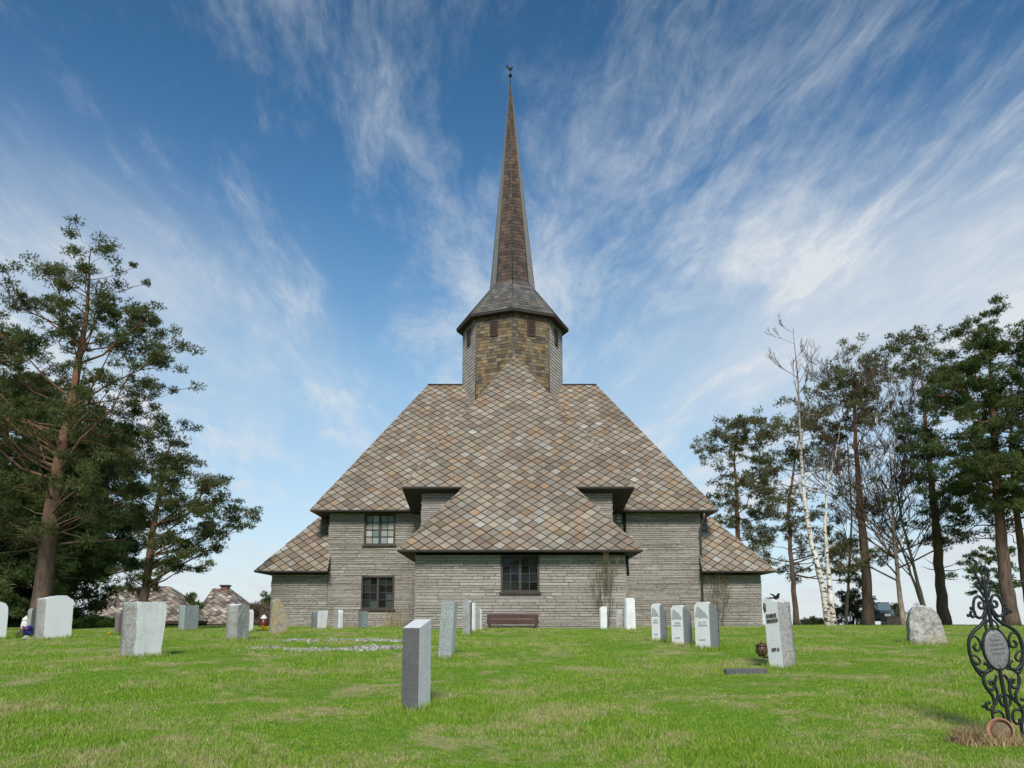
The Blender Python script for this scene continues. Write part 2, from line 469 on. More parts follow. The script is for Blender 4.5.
# ------------------------------------------------------------------ mesh helpers
class MB:
    def __init__(self, seed=1):
        self.v, self.f, self.m, self.u, self.sm = [], [], [], [], []
        self.r = random.Random(seed)

    def face(self, pts, m=0, uv=None, smooth=False):
        i = len(self.v)
        self.v.extend([tuple(p) for p in pts])
        self.f.append(tuple(range(i, i + len(pts))))
        self.m.append(m)
        self.u.append(uv if uv else (self.r.random(), self.r.random()))
        self.sm.append(smooth)

    def mesh(self, verts, faces, m=0, uv=None, smooth=False):
        i = len(self.v)
        self.v.extend([tuple(p) for p in verts])
        for f in faces:
            self.f.append(tuple(i + k for k in f))
            self.m.append(m)
            self.u.append(uv if uv else (self.r.random(), self.r.random()))
            self.sm.append(smooth)

    def box(self, c, s, m=0, rot=0.0, uv=None, bevel=0.0):
        hx, hy, hz = s[0] / 2, s[1] / 2, s[2] / 2
        b = min(bevel, hx * .6, hy * .6, hz * .6)
        cr, sr = math.cos(rot), math.sin(rot)

        def tr(x, y, z):
            return (c[0] + x * cr - y * sr, c[1] + x * sr + y * cr, c[2] + z)
        if b <= 0:
            vs = [tr(x, y, z) for z in (-hz, hz) for y in (-hy, hy) for x in (-hx, hx)]
            fs = [(0, 2, 3, 1), (4, 5, 7, 6), (0, 1, 5, 4), (2, 6, 7, 3), (0, 4, 6, 2), (1, 3, 7, 5)]
            self.mesh(vs, fs, m, uv or (self.r.random(), self.r.random()))
        else:
            ring = lambda ix, iy: [(-hx + ix, -hy + iy)]
            def oct_(d):
                a, e = hx - d, hy - d
                return [(-a + b, -e), (a - b, -e), (a, -e + b), (a, e - b), (a - b, e), (-a + b, e), (-a, e - b), (-a, -e + b)]
            lv = [(-hz, b * .7), (-hz + b, 0), (hz - b, 0), (hz, b * .7)]
            vs = []
            for z, d in lv:
                vs += [tr(x, y, z) for x, y in oct_(d)]
            fs = []
            for k in range(3):
                for j in range(8):
                    fs.append((k * 8 + j, k * 8 + (j + 1) % 8, k * 8 + 8 + (j + 1) % 8, k * 8 + 8 + j))
            fs.append(tuple(reversed(range(8)))); fs.append(tuple(range(24, 32)))
            self.mesh(vs, fs, m, uv or (self.r.random(), self.r.random()))

    def tube(self, pts, rad, sides=6, m=0, cap=True, smooth=True, uv=None, wob=0.0):
        pts = [Vector(p) for p in pts]
        n = len(pts)
        if not isinstance(rad, (list, tuple)):
            rad = [rad] * n
        vs, fs = [], []
        ref = Vector((0.31, 0.17, 0.93)).normalized()
        x = None
        for i in range(n):
            d = (pts[min(i + 1, n - 1)] - pts[max(i - 1, 0)])
            if d.length < 1e-9:
                d = Vector((0, 0, 1))
            d.normalize()
            if x is None:
                rr = ref if abs(d.dot(ref)) < 0.95 else Vector((1, 0, 0))
                x = (rr - d * rr.dot(d)).normalized()
            else:
                x = (x - d * x.dot(d))
                if x.length < 1e-6:
                    x = d.orthogonal()
                x.normalize()
            y = d.cross(x)
            for k in range(sides):
                a = 2 * math.pi * k / sides
                r_ = rad[i] * (1 + wob * (self.r.random() - 0.5))
                vs.append(pts[i] + x * (math.cos(a) * r_) + y * (math.sin(a) * r_))
        for i in range(n - 1):
            for k in range(sides):
                a, b = i * sides + k, i * sides + (k + 1) % sides
                fs.append((a, b, b + sides, a + sides))
        if cap:
            fs.append(tuple(reversed(range(sides))))
            fs.append(tuple(range((n - 1) * sides, n * sides)))
        self.mesh(vs, fs, m, uv or (self.r.random(), self.r.random()), smooth)

    def lathe(self, prof, c=(0, 0, 0), seg=16, m=0, mat=None, smooth=True):
        vs, fs = [], []
        for r_, z in prof:
            for k in range(seg):
                a = 2 * math.pi * k / seg
                p = Vector((r_ * math.cos(a), r_ * math.sin(a), z))
                if mat is not None:
                    p = mat @ p
                vs.append(p + Vector(c))
        for i in range(len(prof) - 1):
            for k in range(seg):
                a, b = i * seg + k, i * seg + (k + 1) % seg
                fs.append((a, b, b + seg, a + seg))
        fs.append(tuple(reversed(range(seg))))
        fs.append(tuple(range((len(prof) - 1) * seg, len(prof) * seg)))
        self.mesh(vs, fs, m, None, smooth)

    def build(self, name, mats, parent=None, loc=None):
        me = bpy.data.meshes.new(name)
        me.from_pydata(self.v, [], self.f)
        for mt in (mats if isinstance(mats, (list, tuple)) else [mats]):
            me.materials.append(mt)
        me.polygons.foreach_set('material_index', self.m)
        me.polygons.foreach_set('use_smooth', self.sm)
        uvl = me.uv_layers.new(name='UVMap')
        cnt = [len(f) for f in self.f]
        arr = np.repeat(np.array(self.u, np.float32), cnt, axis=0)
        uvl.data.foreach_set('uv', arr.ravel())
        me.update()
        return link(name, me, parent, loc)


def link(name, me, parent=None, loc=None):
    o = bpy.data.objects.new(name, me)
    COL.objects.link(o)
    if parent is not None:
        o.parent = parent
        if loc is None:       # vertices are in world space: keep them there
            bpy_off = parent['_off'] if '_off' in parent else None
            w = Vector((0, 0, 0))
            p = parent
            while p is not None:
                w += Vector(p.location)
                p = p.parent
            o.location = -w
    if loc is not None:
        o.location = loc
    return o


def tris(name, V, mat, parent=None, rnd=None, nv=3):
    """a mesh of loose triangles / quads from an (n, nv, 3) array"""
    n = len(V)
    me = bpy.data.meshes.new(name)
    me.vertices.add(n * nv)
    me.vertices.foreach_set('co', np.ascontiguousarray(V, np.float32).ravel())
    me.loops.add(n * nv)
    me.loops.foreach_set('vertex_index', np.arange(n * nv, dtype=np.int32))
    me.polygons.add(n)
    me.polygons.foreach_set('loop_start', np.arange(0, n * nv, nv, dtype=np.int32))
    me.materials.append(mat)
    uvl = me.uv_layers.new(name='UVMap')
    if rnd is None:
        rnd = np.random.default_rng(n).random((n, 2))
    uvl.data.foreach_set('uv', np.repeat(np.asarray(rnd, np.float32), nv, axis=0).ravel())
    me.update(calc_edges=True)
    return link(name, me, parent)


def thing(name, label, cat, loc=(0, 0, 0), group=None):
    o = bpy.data.objects.new(name, None)
    COL.objects.link(o)
    o.location = loc
    o.empty_display_size = 0.2
    return tag(o, label, cat, group)


def tag(o, label=None, cat=None, group=None, kind=None):
    if label: o['label'] = label
    if cat: o['category'] = cat
    if group: o['group'] = group
    if kind: o['kind'] = kind
    return o


# ------------------------------------------------------------------ tiles on a sloping face
def clip_poly(poly, clip):
    out = poly
    for i in range(len(clip)):
        a, b = clip[i], clip[(i + 1) % len(clip)]
        ex, ey = b[0] - a[0], b[1] - a[1]
        inp, out = out, []
        if not inp:
            return []
        for j in range(len(inp)):
            p, q = inp[j], inp[(j + 1) % len(inp)]
            sp_ = ex * (p[1] - a[1]) - ey * (p[0] - a[0])
            sq = ex * (q[1] - a[1]) - ey * (q[0] - a[0])
            if sp_ >= 0:
                out.append(p)
            if (sp_ >= 0) != (sq >= 0):
                t = sp_ / (sp_ - sq)
                out.append((p[0] + t * (q[0] - p[0]), p[1] + t * (q[1] - p[1])))
    return out


def tiles(mb, poly, w, h, kind='diamond', lift=0.03, k=0.95, org=None, m=0, seed=3):
    poly = [Vector(p) for p in poly]
    n = (poly[1] - poly[0]).cross(poly[2] - poly[0]).normalized()
    u = Vector((0, 0, 1)).cross(n)
    u.normalize()
    v = n.cross(u)
    o = Vector(org) if org is not None else poly[0]
    p2 = [((p - o).dot(u), (p - o).dot(v)) for p in poly]
    area = sum(p2[i][0] * p2[(i + 1) % len(p2)][1] - p2[(i + 1) % len(p2)][0] * p2[i][1] for i in range(len(p2)))
    if area < 0:
        p2.reverse()
    x0, x1 = min(p[0] for p in p2), max(p[0] for p in p2)
    y0, y1 = min(p[1] for p in p2), max(p[1] for p in p2)
    rr = random.Random(seed)
    cells = []
    key = (round(o.x, 3), round(o.y, 3), round(o.z, 3))
    if kind == 'diamond':
        for j in range(int(y0 / (h / 2)) - 2, int(y1 / (h / 2)) + 3):
            for i in range(int(x0 / w) - 2, int(x1 / w) + 3):
                cx = i * w + (w / 2 if j % 2 else 0)
                cy = j * h / 2
                cr = random.Random(hash((key, i, j)))
                jx, jy = cr.uniform(-.012, .012) * w, cr.uniform(-.012, .012) * h
                cells.append(([(cx - w / 2 * k + jx, cy + jy), (cx + jx, cy - h / 2 * k + jy), (cx + w / 2 * k + jx, cy + jy), (cx + jx, cy + h / 2 * k + jy)], cy - h / 2, h, cx, cr))
    else:
        for j in range(int(y0 / h) - 1, int(y1 / h) + 2):
            x = x0 - w * rr.random() - w
            while x < x1 + w:
                ww = w * rr.uniform(0.7, 1.3)
                dy = rr.uniform(-.06, .06) * h
                cells.append(([(x + .004, j * h + dy), (x + ww - .004, j * h + dy), (x + ww - .004, (j + 1) * h), (x + .004, (j + 1) * h)], j * h, h, x + ww / 2, rr))
                x += ww
    for c, cy, hh, mx, rr in cells:
        q = clip_poly(c, p2)
        if len(q) < 3:
            continue
        ar = 0.5 * abs(sum(q[i][0] * q[(i + 1) % len(q)][1] - q[(i + 1) % len(q)][0] * q[i][1] for i in range(len(q))))
        if ar < 0.0004:
            continue
        lf = lift * rr.uniform(0.8, 1.25)
        tx = rr.uniform(-.012, .012)
        top = [o + u * a[0] + v * a[1] + n * (0.006 + max(0.0, lf * (1 - (a[1] - cy) / hh) + tx * (a[0] - mx))) for a in q]
        bot = [o + u * a[0] + v * a[1] + n * 0.001 for a in q]
        uv = (rr.random(), rr.random())
        mb.face(top, m, uv)
        for i in range(len(q)):
            j = (i + 1) % len(q)
            mb.face([bot[i], bot[j], top[j], top[i]], m, uv)


# ------------------------------------------------------------------ coursed rubble wall
def stone_wall(mb, p0, u, width, z0, z1, nrm, openings=(), seed=5, hmin=0.045, hmax=0.095, m=0, mb_m=1):
    p0 = Vector(p0); u = Vector(u); nrm = Vector(nrm)
    rr = random.Random(seed)

    def P(a, z, d):
        return (p0.x + u.x * a + nrm.x * d, p0.y + u.y * a + nrm.y * d, z)
    # joints behind
    us = sorted(set([0, width] + [o[0] for o in openings] + [o[1] for o in openings]))
    zs = sorted(set([z0, z1] + [o[2] for o in openings] + [o[3] for o in openings]))
    for i in range(len(us) - 1):
        for j in range(len(zs) - 1):
            a, b, c, d = us[i], us[i + 1], zs[j], zs[j + 1]
            mu, mz = (a + b) / 2, (c + d) / 2
            if any(o[0] < mu < o[1] and o[2] < mz < o[3] for o in openings):
                continue
            mb.face([P(a, c, 0), P(b, c, 0), P(b, d, 0), P(a, d, 0)], mb_m)
    z = z0
    while z < z1:
        h = min(rr.uniform(hmin, hmax), z1 - z)
        cuts = [(0, width)]
        for o in openings:
            if o[2] < z + h - .01 and o[3] > z + .01:
                nc = []
                for a, b in cuts:
                    if o[0] > a: nc.append((a, min(b, o[0])))
                    if o[1] < b: nc.append((max(a, o[1]), b))
                cuts = [c for c in nc if c[1] - c[0] > .02]
        for a, b in cuts:
            x = a
            while x < b - 0.01:
                ln = rr.uniform(0.14, 0.75) if rr.random() < .8 else rr.uniform(.6, 1.1)
                e = min(x + ln, b)
                if b - e < 0.12:
                    e = b
                pr = rr.uniform(0.008, 0.034)
                g = rr.uniform(0.003, 0.008)
                sl = rr.uniform(-.004, .004)
                A = [P(x + g, z + g + sl, 0), P(e - g, z + g - sl, 0), P(e - g, z + h - g - sl, 0), P(x + g, z + h - g + sl, 0)]
                q = 0.007
                B = [P(x + g + q, z + g + sl + q, pr), P(e - g - q, z + g - sl + q, pr + rr.uniform(-.006, .006)), P(e - g - q, z + h - g - sl - q * .5, pr), P(x + g + q, z + h - g + sl - q * .5, pr)]
                uv = (rr.random(), rr.random())
                mb.face(B, m, uv)
                for k in range(4):
                    j = (k + 1) % 4
                    mb.face([A[k], A[j], B[j], B[k]], m, uv)
                x = e
        z += h


# ==================================================================== GROUND
def build_ground():
    xs = np.concatenate([-np.geomspace(60, 6000, 16)[::-1], np.linspace(-58, 58, 233), np.geomspace(60, 6000, 16)])
    ys = np.concatenate([np.array([-3000, -600, -100, -30]), np.linspace(-20, 60, 201), np.geomspace(63, 9000, 30)])
    X, Y = np.meshgrid(xs, ys)
    Z = gz(X, Y)
    V = np.stack([X, Y, Z], -1).reshape(-1, 3)
    nx, ny = len(xs), len(ys)
    F_ = []
    for j in range(ny - 1):
        for i in range(nx - 1):
            a = j * nx + i
            F_.append((a, a + 1, a + 1 + nx, a + nx))
    me = bpy.data.meshes.new('lawn')
    me.from_pydata(V.tolist(), [], F_)
    me.materials.append(MATS['ground'])
    me.polygons.foreach_set('use_smooth', [True] * len(F_))
    me.update()
    tag(link('lawn', me), kind='structure')


def build_grass():
    rng = np.random.default_rng(7)
    pts = []
    for (d0, d1, dens) in ((3.6, 6.5, 420), (6.5, 9, 300), (9, 13, 150), (13, 19, 75), (19, 28, 34), (28, 50, 10)):
        xm = d1 * 0.72 + 1.0
        n = int((d1 - d0) * 2 * xm * dens)
        x = rng.uniform(-xm, xm, n); y = rng.uniform(d0, d1, n)
        keep = np.abs(x) < y * 0.70 + 1.0
        x, y = x[keep], y[keep]
        # not inside the church
        ins = (np.abs(x - 0.2) < 9.0) & (y > 28.9) | (np.abs(x - 0.25) < 3.2) & (y > 24.8)
        pts.append(np.stack([x[~ins], y[~ins]], -1))
    P = np.concatenate(pts)
    n = len(P)
    d = P[:, 1]
    nb = 18
    sc = np.clip(0.85 + (d - 7) * 0.035, 0.85, 1.7)
    B = np.repeat(P, nb, axis=0)
    S = np.repeat(sc, nb)
    N = n * nb
    B = B + rng.normal(0, 0.035, (N, 2)) * S[:, None]
    z = gz(B[:, 0], B[:, 1]) - 0.006
    hgt = rng.uniform(0.020, 0.052, N) * (0.8 + 0.2 * S) * (0.8 + 0.35 * np.sin(B[:, 0] * 1.3 + 2 * np.sin(B[:, 1] * .9)))
    a = rng.uniform(0, 2 * np.pi, N)
    lean = rng.uniform(0.1, 0.9, N) * hgt
    la = rng.uniform(0, 2 * np.pi, N)
    wd = rng.uniform(0.0025, 0.0055, N) * S * 1.15
    V = np.zeros((N, 3, 3), np.float32)
    V[:, 0] = np.stack([B[:, 0] - np.cos(a) * wd, B[:, 1] - np.sin(a) * wd, z], -1)
    V[:, 1] = np.stack([B[:, 0] + np.cos(a) * wd, B[:, 1] + np.sin(a) * wd, z], -1)
    V[:, 2] = np.stack([B[:, 0] + np.cos(la) * lean, B[:, 1] + np.sin(la) * lean, z + hgt], -1)
    # longer uncut blades left standing round the foot of every stone
    E = []
    for (bx, by, w_, d_, th) in BASES:
        per = 2 * (w_ + d_)
        m = int(per * 420)
        t = rng.random(m) * per
        lx = np.where(t < w_, t - w_ / 2, np.where(t < w_ + d_, w_ / 2, np.where(t < 2 * w_ + d_, w_ / 2 - (t - w_ - d_), -w_ / 2)))
        ly = np.where(t < w_, -d_ / 2, np.where(t < w_ + d_, t - w_ - d_ / 2, np.where(t < 2 * w_ + d_, d_ / 2, d_ / 2 - (t - 2 * w_ - d_))))
        k_ = 1 + np.abs(rng.normal(0, .05, m)) / max(.12, min(w_, d_) / 2)
        lx = lx * k_ + rng.normal(0, .012, m); ly = ly * k_ + rng.normal(0, .012, m)
        x_ = bx + lx * math.cos(th) - ly * math.sin(th); y_ = by + lx * math.sin(th) + ly * math.cos(th)
        c_ = np.stack([x_, y_, gz(x_, y_) - .01], -1)
        wl = .0045 * (1 + by * .03)
        E.append(blades(rng, c_, .05, .13, wl, .05, .8))
    V = np.concatenate([V] + E)
    N = len(V)
    o = tris('grass', V, MATS['grass'], rnd=rng.random((N, 2)))
    tag(o, 'short spring grass, green with straw coloured patches, covering the churchyard', 'grass', kind='stuff')


build_ground()


# ==================================================================== CHURCH
T = 1.19                                     # roof pitch of every slope
church = thing('stone_church', 'grey stone church with steep diamond slate roofs and tall pointed spire', 'church', (0, 28, G(0, 28)))
ZB = G(0, 26) - 0.35

A1 = at(397, 550, 24.1); A2 = at(643, 550, 24.1)
ZA = A1.z
C1 = on_plane(402, 487, A1, T); C2 = on_plane(634.5, 487, A1, T)
ZC = C1.z
APX = on_plane(514, 356, A1, T)
# octagonal tower: front corner on the chancel slope
Rt = 2.0
for _ in range(20):
    Yt = APX.y + Rt
    Rt = (at(562, 375, Yt).x - at(463, 375, Yt).x) / 2
XT = (at(562, 375, Yt).x + at(463, 375, Yt).x) / 2
RG1 = at(427.7, 385.5, Yt); RG2 = at(596.5, 385.5, Yt)
ZR = RG1.z
E1 = on_plane(310, 510, RG1, T); E2 = on_plane(718, 510, RG1, T)
ZE = E1.z
YE = E1.y
YW = YE + 0.55                                # transept wall face
N1 = on_plane(410.5, 510, RG1, T).x; N2 = on_plane(622.7, 509.5, RG1, T).x
W1 = at(254, 571, YE); W2 = at(776.5, 571, YE)
ZW = (W1.z + W2.z) / 2
TWL = at(328.5, 560, YW).x; TWR = at(702, 570, YW).x
WWL = at(271, 600, YW).x; WWR = at(761.5, 600, YW).x
AWL = at(415, 590, 24.65).x; AWR = at(626, 590, 24.65).x
YCW = C1.y + 0.5
CWL = at(422, 505, YCW).x; CWR = at(612, 505, YCW).x
print('CH', [round(x, 2) for x in (ZA, ZC, C1.y, APX.y, APX.z, Rt, Yt, ZR, ZE, YE, ZW, TWL, TWR, WWL, WWR, AWL, AWR, CWL, CWR, N1, N2)])
YB = 2 * Yt - YE                              # back eave


def shell(mb, tops, eaves, soffits, th=0.045, tile_m=0, board_m=1, tw=0.415, thh=0.375, orgs=None, seed=1):
    for i, p in enumerate(tops):
        p = [Vector(q) for q in p]
        mb.face(p, board_m)
        tiles(mb, p, tw, thh, 'diamond', 0.024, 0.905, orgs[i] if orgs else None, tile_m, seed + i)
    for a, b in eaves:
        a = Vector(a); b = Vector(b); d = Vector((0, 0, -th))
        mb.face([a, b, b + d, a + d], board_m)
    for p in soffits:
        mb.face([Vector(q) - Vector((0, 0, th)) for q in p], board_m)


def build_church_roofs():
    # apse
    mb = MB(11)
    zt = ZC
    ins = (zt - ZA) / T
    yb = YW + 0.05
    a1, a2 = Vector((A1.x, A1.y, ZA)), Vector((A2.x, A2.y, ZA))
    t1, t2 = Vector((A1.x + ins, A1.y + ins, zt)), Vector((A2.x - ins, A2.y + ins, zt))
    b1, b2 = Vector((A1.x, yb, ZA)), Vector((A2.x, yb, ZA))
    u1, u2 = Vector((A1.x + ins, yb, zt)), Vector((A2.x - ins, yb, zt))
    shell(mb, [[a1, a2, t2, t1], [b1, a1, t1, u1], [a2, b2, u2, t2]], [(a1, a2), (b1, a1), (a2, b2)], [[a1, b1, b2, a2]], seed=21,
          orgs=[a1, b1, a2])
    mb.build('roof', [MATS['slate'], MATS['board']], church)['label'] = 'low hipped roof over the projecting end wall'
    # chancel
    mb = MB(12)
    c1, c2 = Vector((C1.x, C1.y, ZC)), Vector((C2.x, C2.y, ZC))
    yk = YE + (ZC - ZE) / T + 0.35
    ap = Vector(APX)
    k1, k2 = Vector((C1.x, Yt, ZC)), Vector((C2.x, Yt, ZC))
    rp = Vector((APX.x, Yt, APX.z))
    shell(mb, [[c1, c2, ap], [k1, c1, ap, rp], [c2, k2, rp, ap]], [(c1, c2), (k1, c1), (c2, k2)],
          [[c1, (N1, YE, ZE + .02), (N1, YW + .1, ZE - .05), (N2, YW + .1, ZE - .05), (N2, YE, ZE + .02), c2]], seed=31, orgs=[a1, k1, c2])
    for cc, nx in ((c1, N1), (c2, N2)):
        mb.face([cc - Vector((0, 0, .04)), Vector((cc.x, yk, ZC)), Vector((nx, YE - .01, ZE - .02))], 1)  # dark board triangle fills the eave notch with deep shade
    mb.build('roof', [MATS['slate'], MATS['board']], church)['label'] = 'steep front roof slope rising to a point at the tower'
    # transept
    mb = MB(13)
    yn = YE + (ZC - ZE) / T + 0.02
    zn = ZE + (yn - YE) * T

    def S(x, y):
        return Vector((x, y, ZE + (y - YE) * T))
    e1, e2 = S(E1.x, YE), S(E2.x, YE)
    r1, r2 = Vector((RG1.x, Yt, ZR)), Vector((RG2.x, Yt, ZR))

    def hipL(x):
        s = (x - E1.x) / (RG1.x - E1.x); return e1.lerp(r1, s)

    def hipR(x):
        s = (E2.x - x) / (E2.x - RG2.x); return e2.lerp(r2, s)
    n1, n2 = S(N1, YE), S(N2, YE)
    if N1 < RG1.x:
        left = [e1, n1, hipL(N1)]; midl = [S(N1, yn), hipL(N1), r1]
    else:
        left = [e1, n1, S(N1, Yt), r1]; midl = [S(N1, yn), S(N1, Yt)]
    if N2 > RG2.x:
        right = [n2, e2, hipR(N2)]; midr = [S(N2, yn), hipR(N2), r2]
    else:
        right = [n2, e2, r2, S(N2, Yt)]; midr = [S(N2, yn), S(N2, Yt)]
    mid = [midl[0], midr[0]] + midr[1:] + list(reversed(midl[1:]))
    f1, f2 = Vector((E1.x, YB, ZE)), Vector((E2.x, YB, ZE))
    shell(mb, [left, mid, right, [f1, e1, r1], [e2, f2, r2], [f2, f1, r1, r2]],
          [(e1, n1), (n2, e2), (f1, e1), (e2, f2), (f2, f1), (n1, S(N1, yn)), (S(N2, yn), n2)],
          [[e1, (E1.x, YB, ZE), (N1, YB, ZE), n1], [n2, (N2, YB, ZE), (E2.x, YB, ZE), e2]], seed=41,
          orgs=[e1, e1, e1, f1, e2, f2])
    mb.tube([r1 + Vector((0, 0, .03)), r2 + Vector((0, 0, .03))], 0.05, 6, 1)
    mb.build('roof', [MATS['slate'], MATS['board']], church)['label'] = 'broad main roof with a level ridge behind the tower'
    # two low wings
    for sgn, wx, tw, lab in ((-1, W1.x, TWL + 0.03, 'low side roof on the left end'), (1, W2.x, TWR - 0.03, 'low side roof on the right end')):
        mb = MB(14 + sgn)
        run = abs(tw - wx)
        o1 = Vector((wx, YE, ZW)); o2 = Vector((at(327.3, 572, YE).x if sgn < 0 else at(702.5, 572, YE).x, YE, ZW)); o3 = Vector((tw, YE + run, ZW + run * T))
        bk = Vector((wx, YB, ZW)); bk3 = Vector((tw, YB - run, ZW + run * T))
        bt = Vector((tw, YB, ZW))
        if sgn < 0:
            shell(mb, [[o1, o2, o3], [bk, o1, o3, bk3]], [(o1, o2), (bk, o1), (o2, o3)], [[o1, bk, bt, o2]], seed=51, orgs=[o1, bk])
        else:
            shell(mb, [[o2, o1, o3], [o1, bk, bk3, o3]], [(o2, o1), (o1, bk), (o3, o2)], [[o2, bt, bk, o1]], seed=55, orgs=[o2, o1])
        mb.build('roof', [MATS['slate'], MATS['board']], church)['label'] = lab


def window(px0, py0, px1, py1, Y, cols, rows, pane, lab, seed, wall_x0):
    """frame with a middle post, glazing bars as frame, one mesh of panes; returns the opening in wall coordinates"""
    a = at(px0, py1, Y); b = at(px1, py0, Y)
    w, h = b.x - a.x, b.z - a.z
    fr = MB(seed)
    ft = 0.055
    yc = Y + 0.045
    for (x, z, sx, sz) in ((a.x + ft / 2, a.z + h / 2, ft, h), (b.x - ft / 2, a.z + h / 2, ft, h),
                           (a.x + w / 2, a.z + ft / 2, w - 2 * ft, ft), (a.x + w / 2, b.z - ft / 2, w - 2 * ft, ft)):
        fr.box((x, yc - 0.03, z), (sx, 0.13, sz), 0)
    fr.box((a.x + w / 2, yc - 0.01, a.z + h / 2), (0.085, 0.08, h - 2 * ft), 0)
    wl = (w - 2 * ft - 0.085) / 2
    rr = random.Random(seed)
    pm = MB(seed + 1)
    for s in (0, 1):
        x0 = a.x + ft + s * (wl + 0.085)
        cw = wl / cols
        ch = (h - 2 * ft) / rows
        for i in range(1, cols):
            fr.box((x0 + i * cw, yc + 0.005, a.z + h / 2), (0.022, 0.035, h - 2 * ft), 0)
        for j in range(1, rows):
            fr.box((x0 + wl / 2, yc + 0.008, a.z + ft + j * ch), (wl, 0.03, 0.022), 0)
        for i in range(cols):
            for j in range(rows):
                tx, tz = rr.uniform(-.035, .035), rr.uniform(-.035, .035)
                p = []
                for (du, dv) in ((0, 0), (1, 0), (1, 1), (0, 1)):
                    p.append((x0 + (i + du) * cw, yc + 0.03 + (du - .5) * tx * cw * 2 + (dv - .5) * tz * ch * 2, a.z + ft + (j + dv) * ch))
                pm.face(p, 0, (rr.random(), rr.random()))
    # sill and dark void behind
    fr.box((a.x + w / 2, Y - 0.035, a.z - 0.03), (w + 0.12, 0.13, 0.05), 0)
    f = fr.build('window', MATS['frame'], church)
    f['label'] = lab
    pm.build('pane', MATS[pane], f)
    return (a.x - wall_x0, b.x - wall_x0, a.z, b.z)


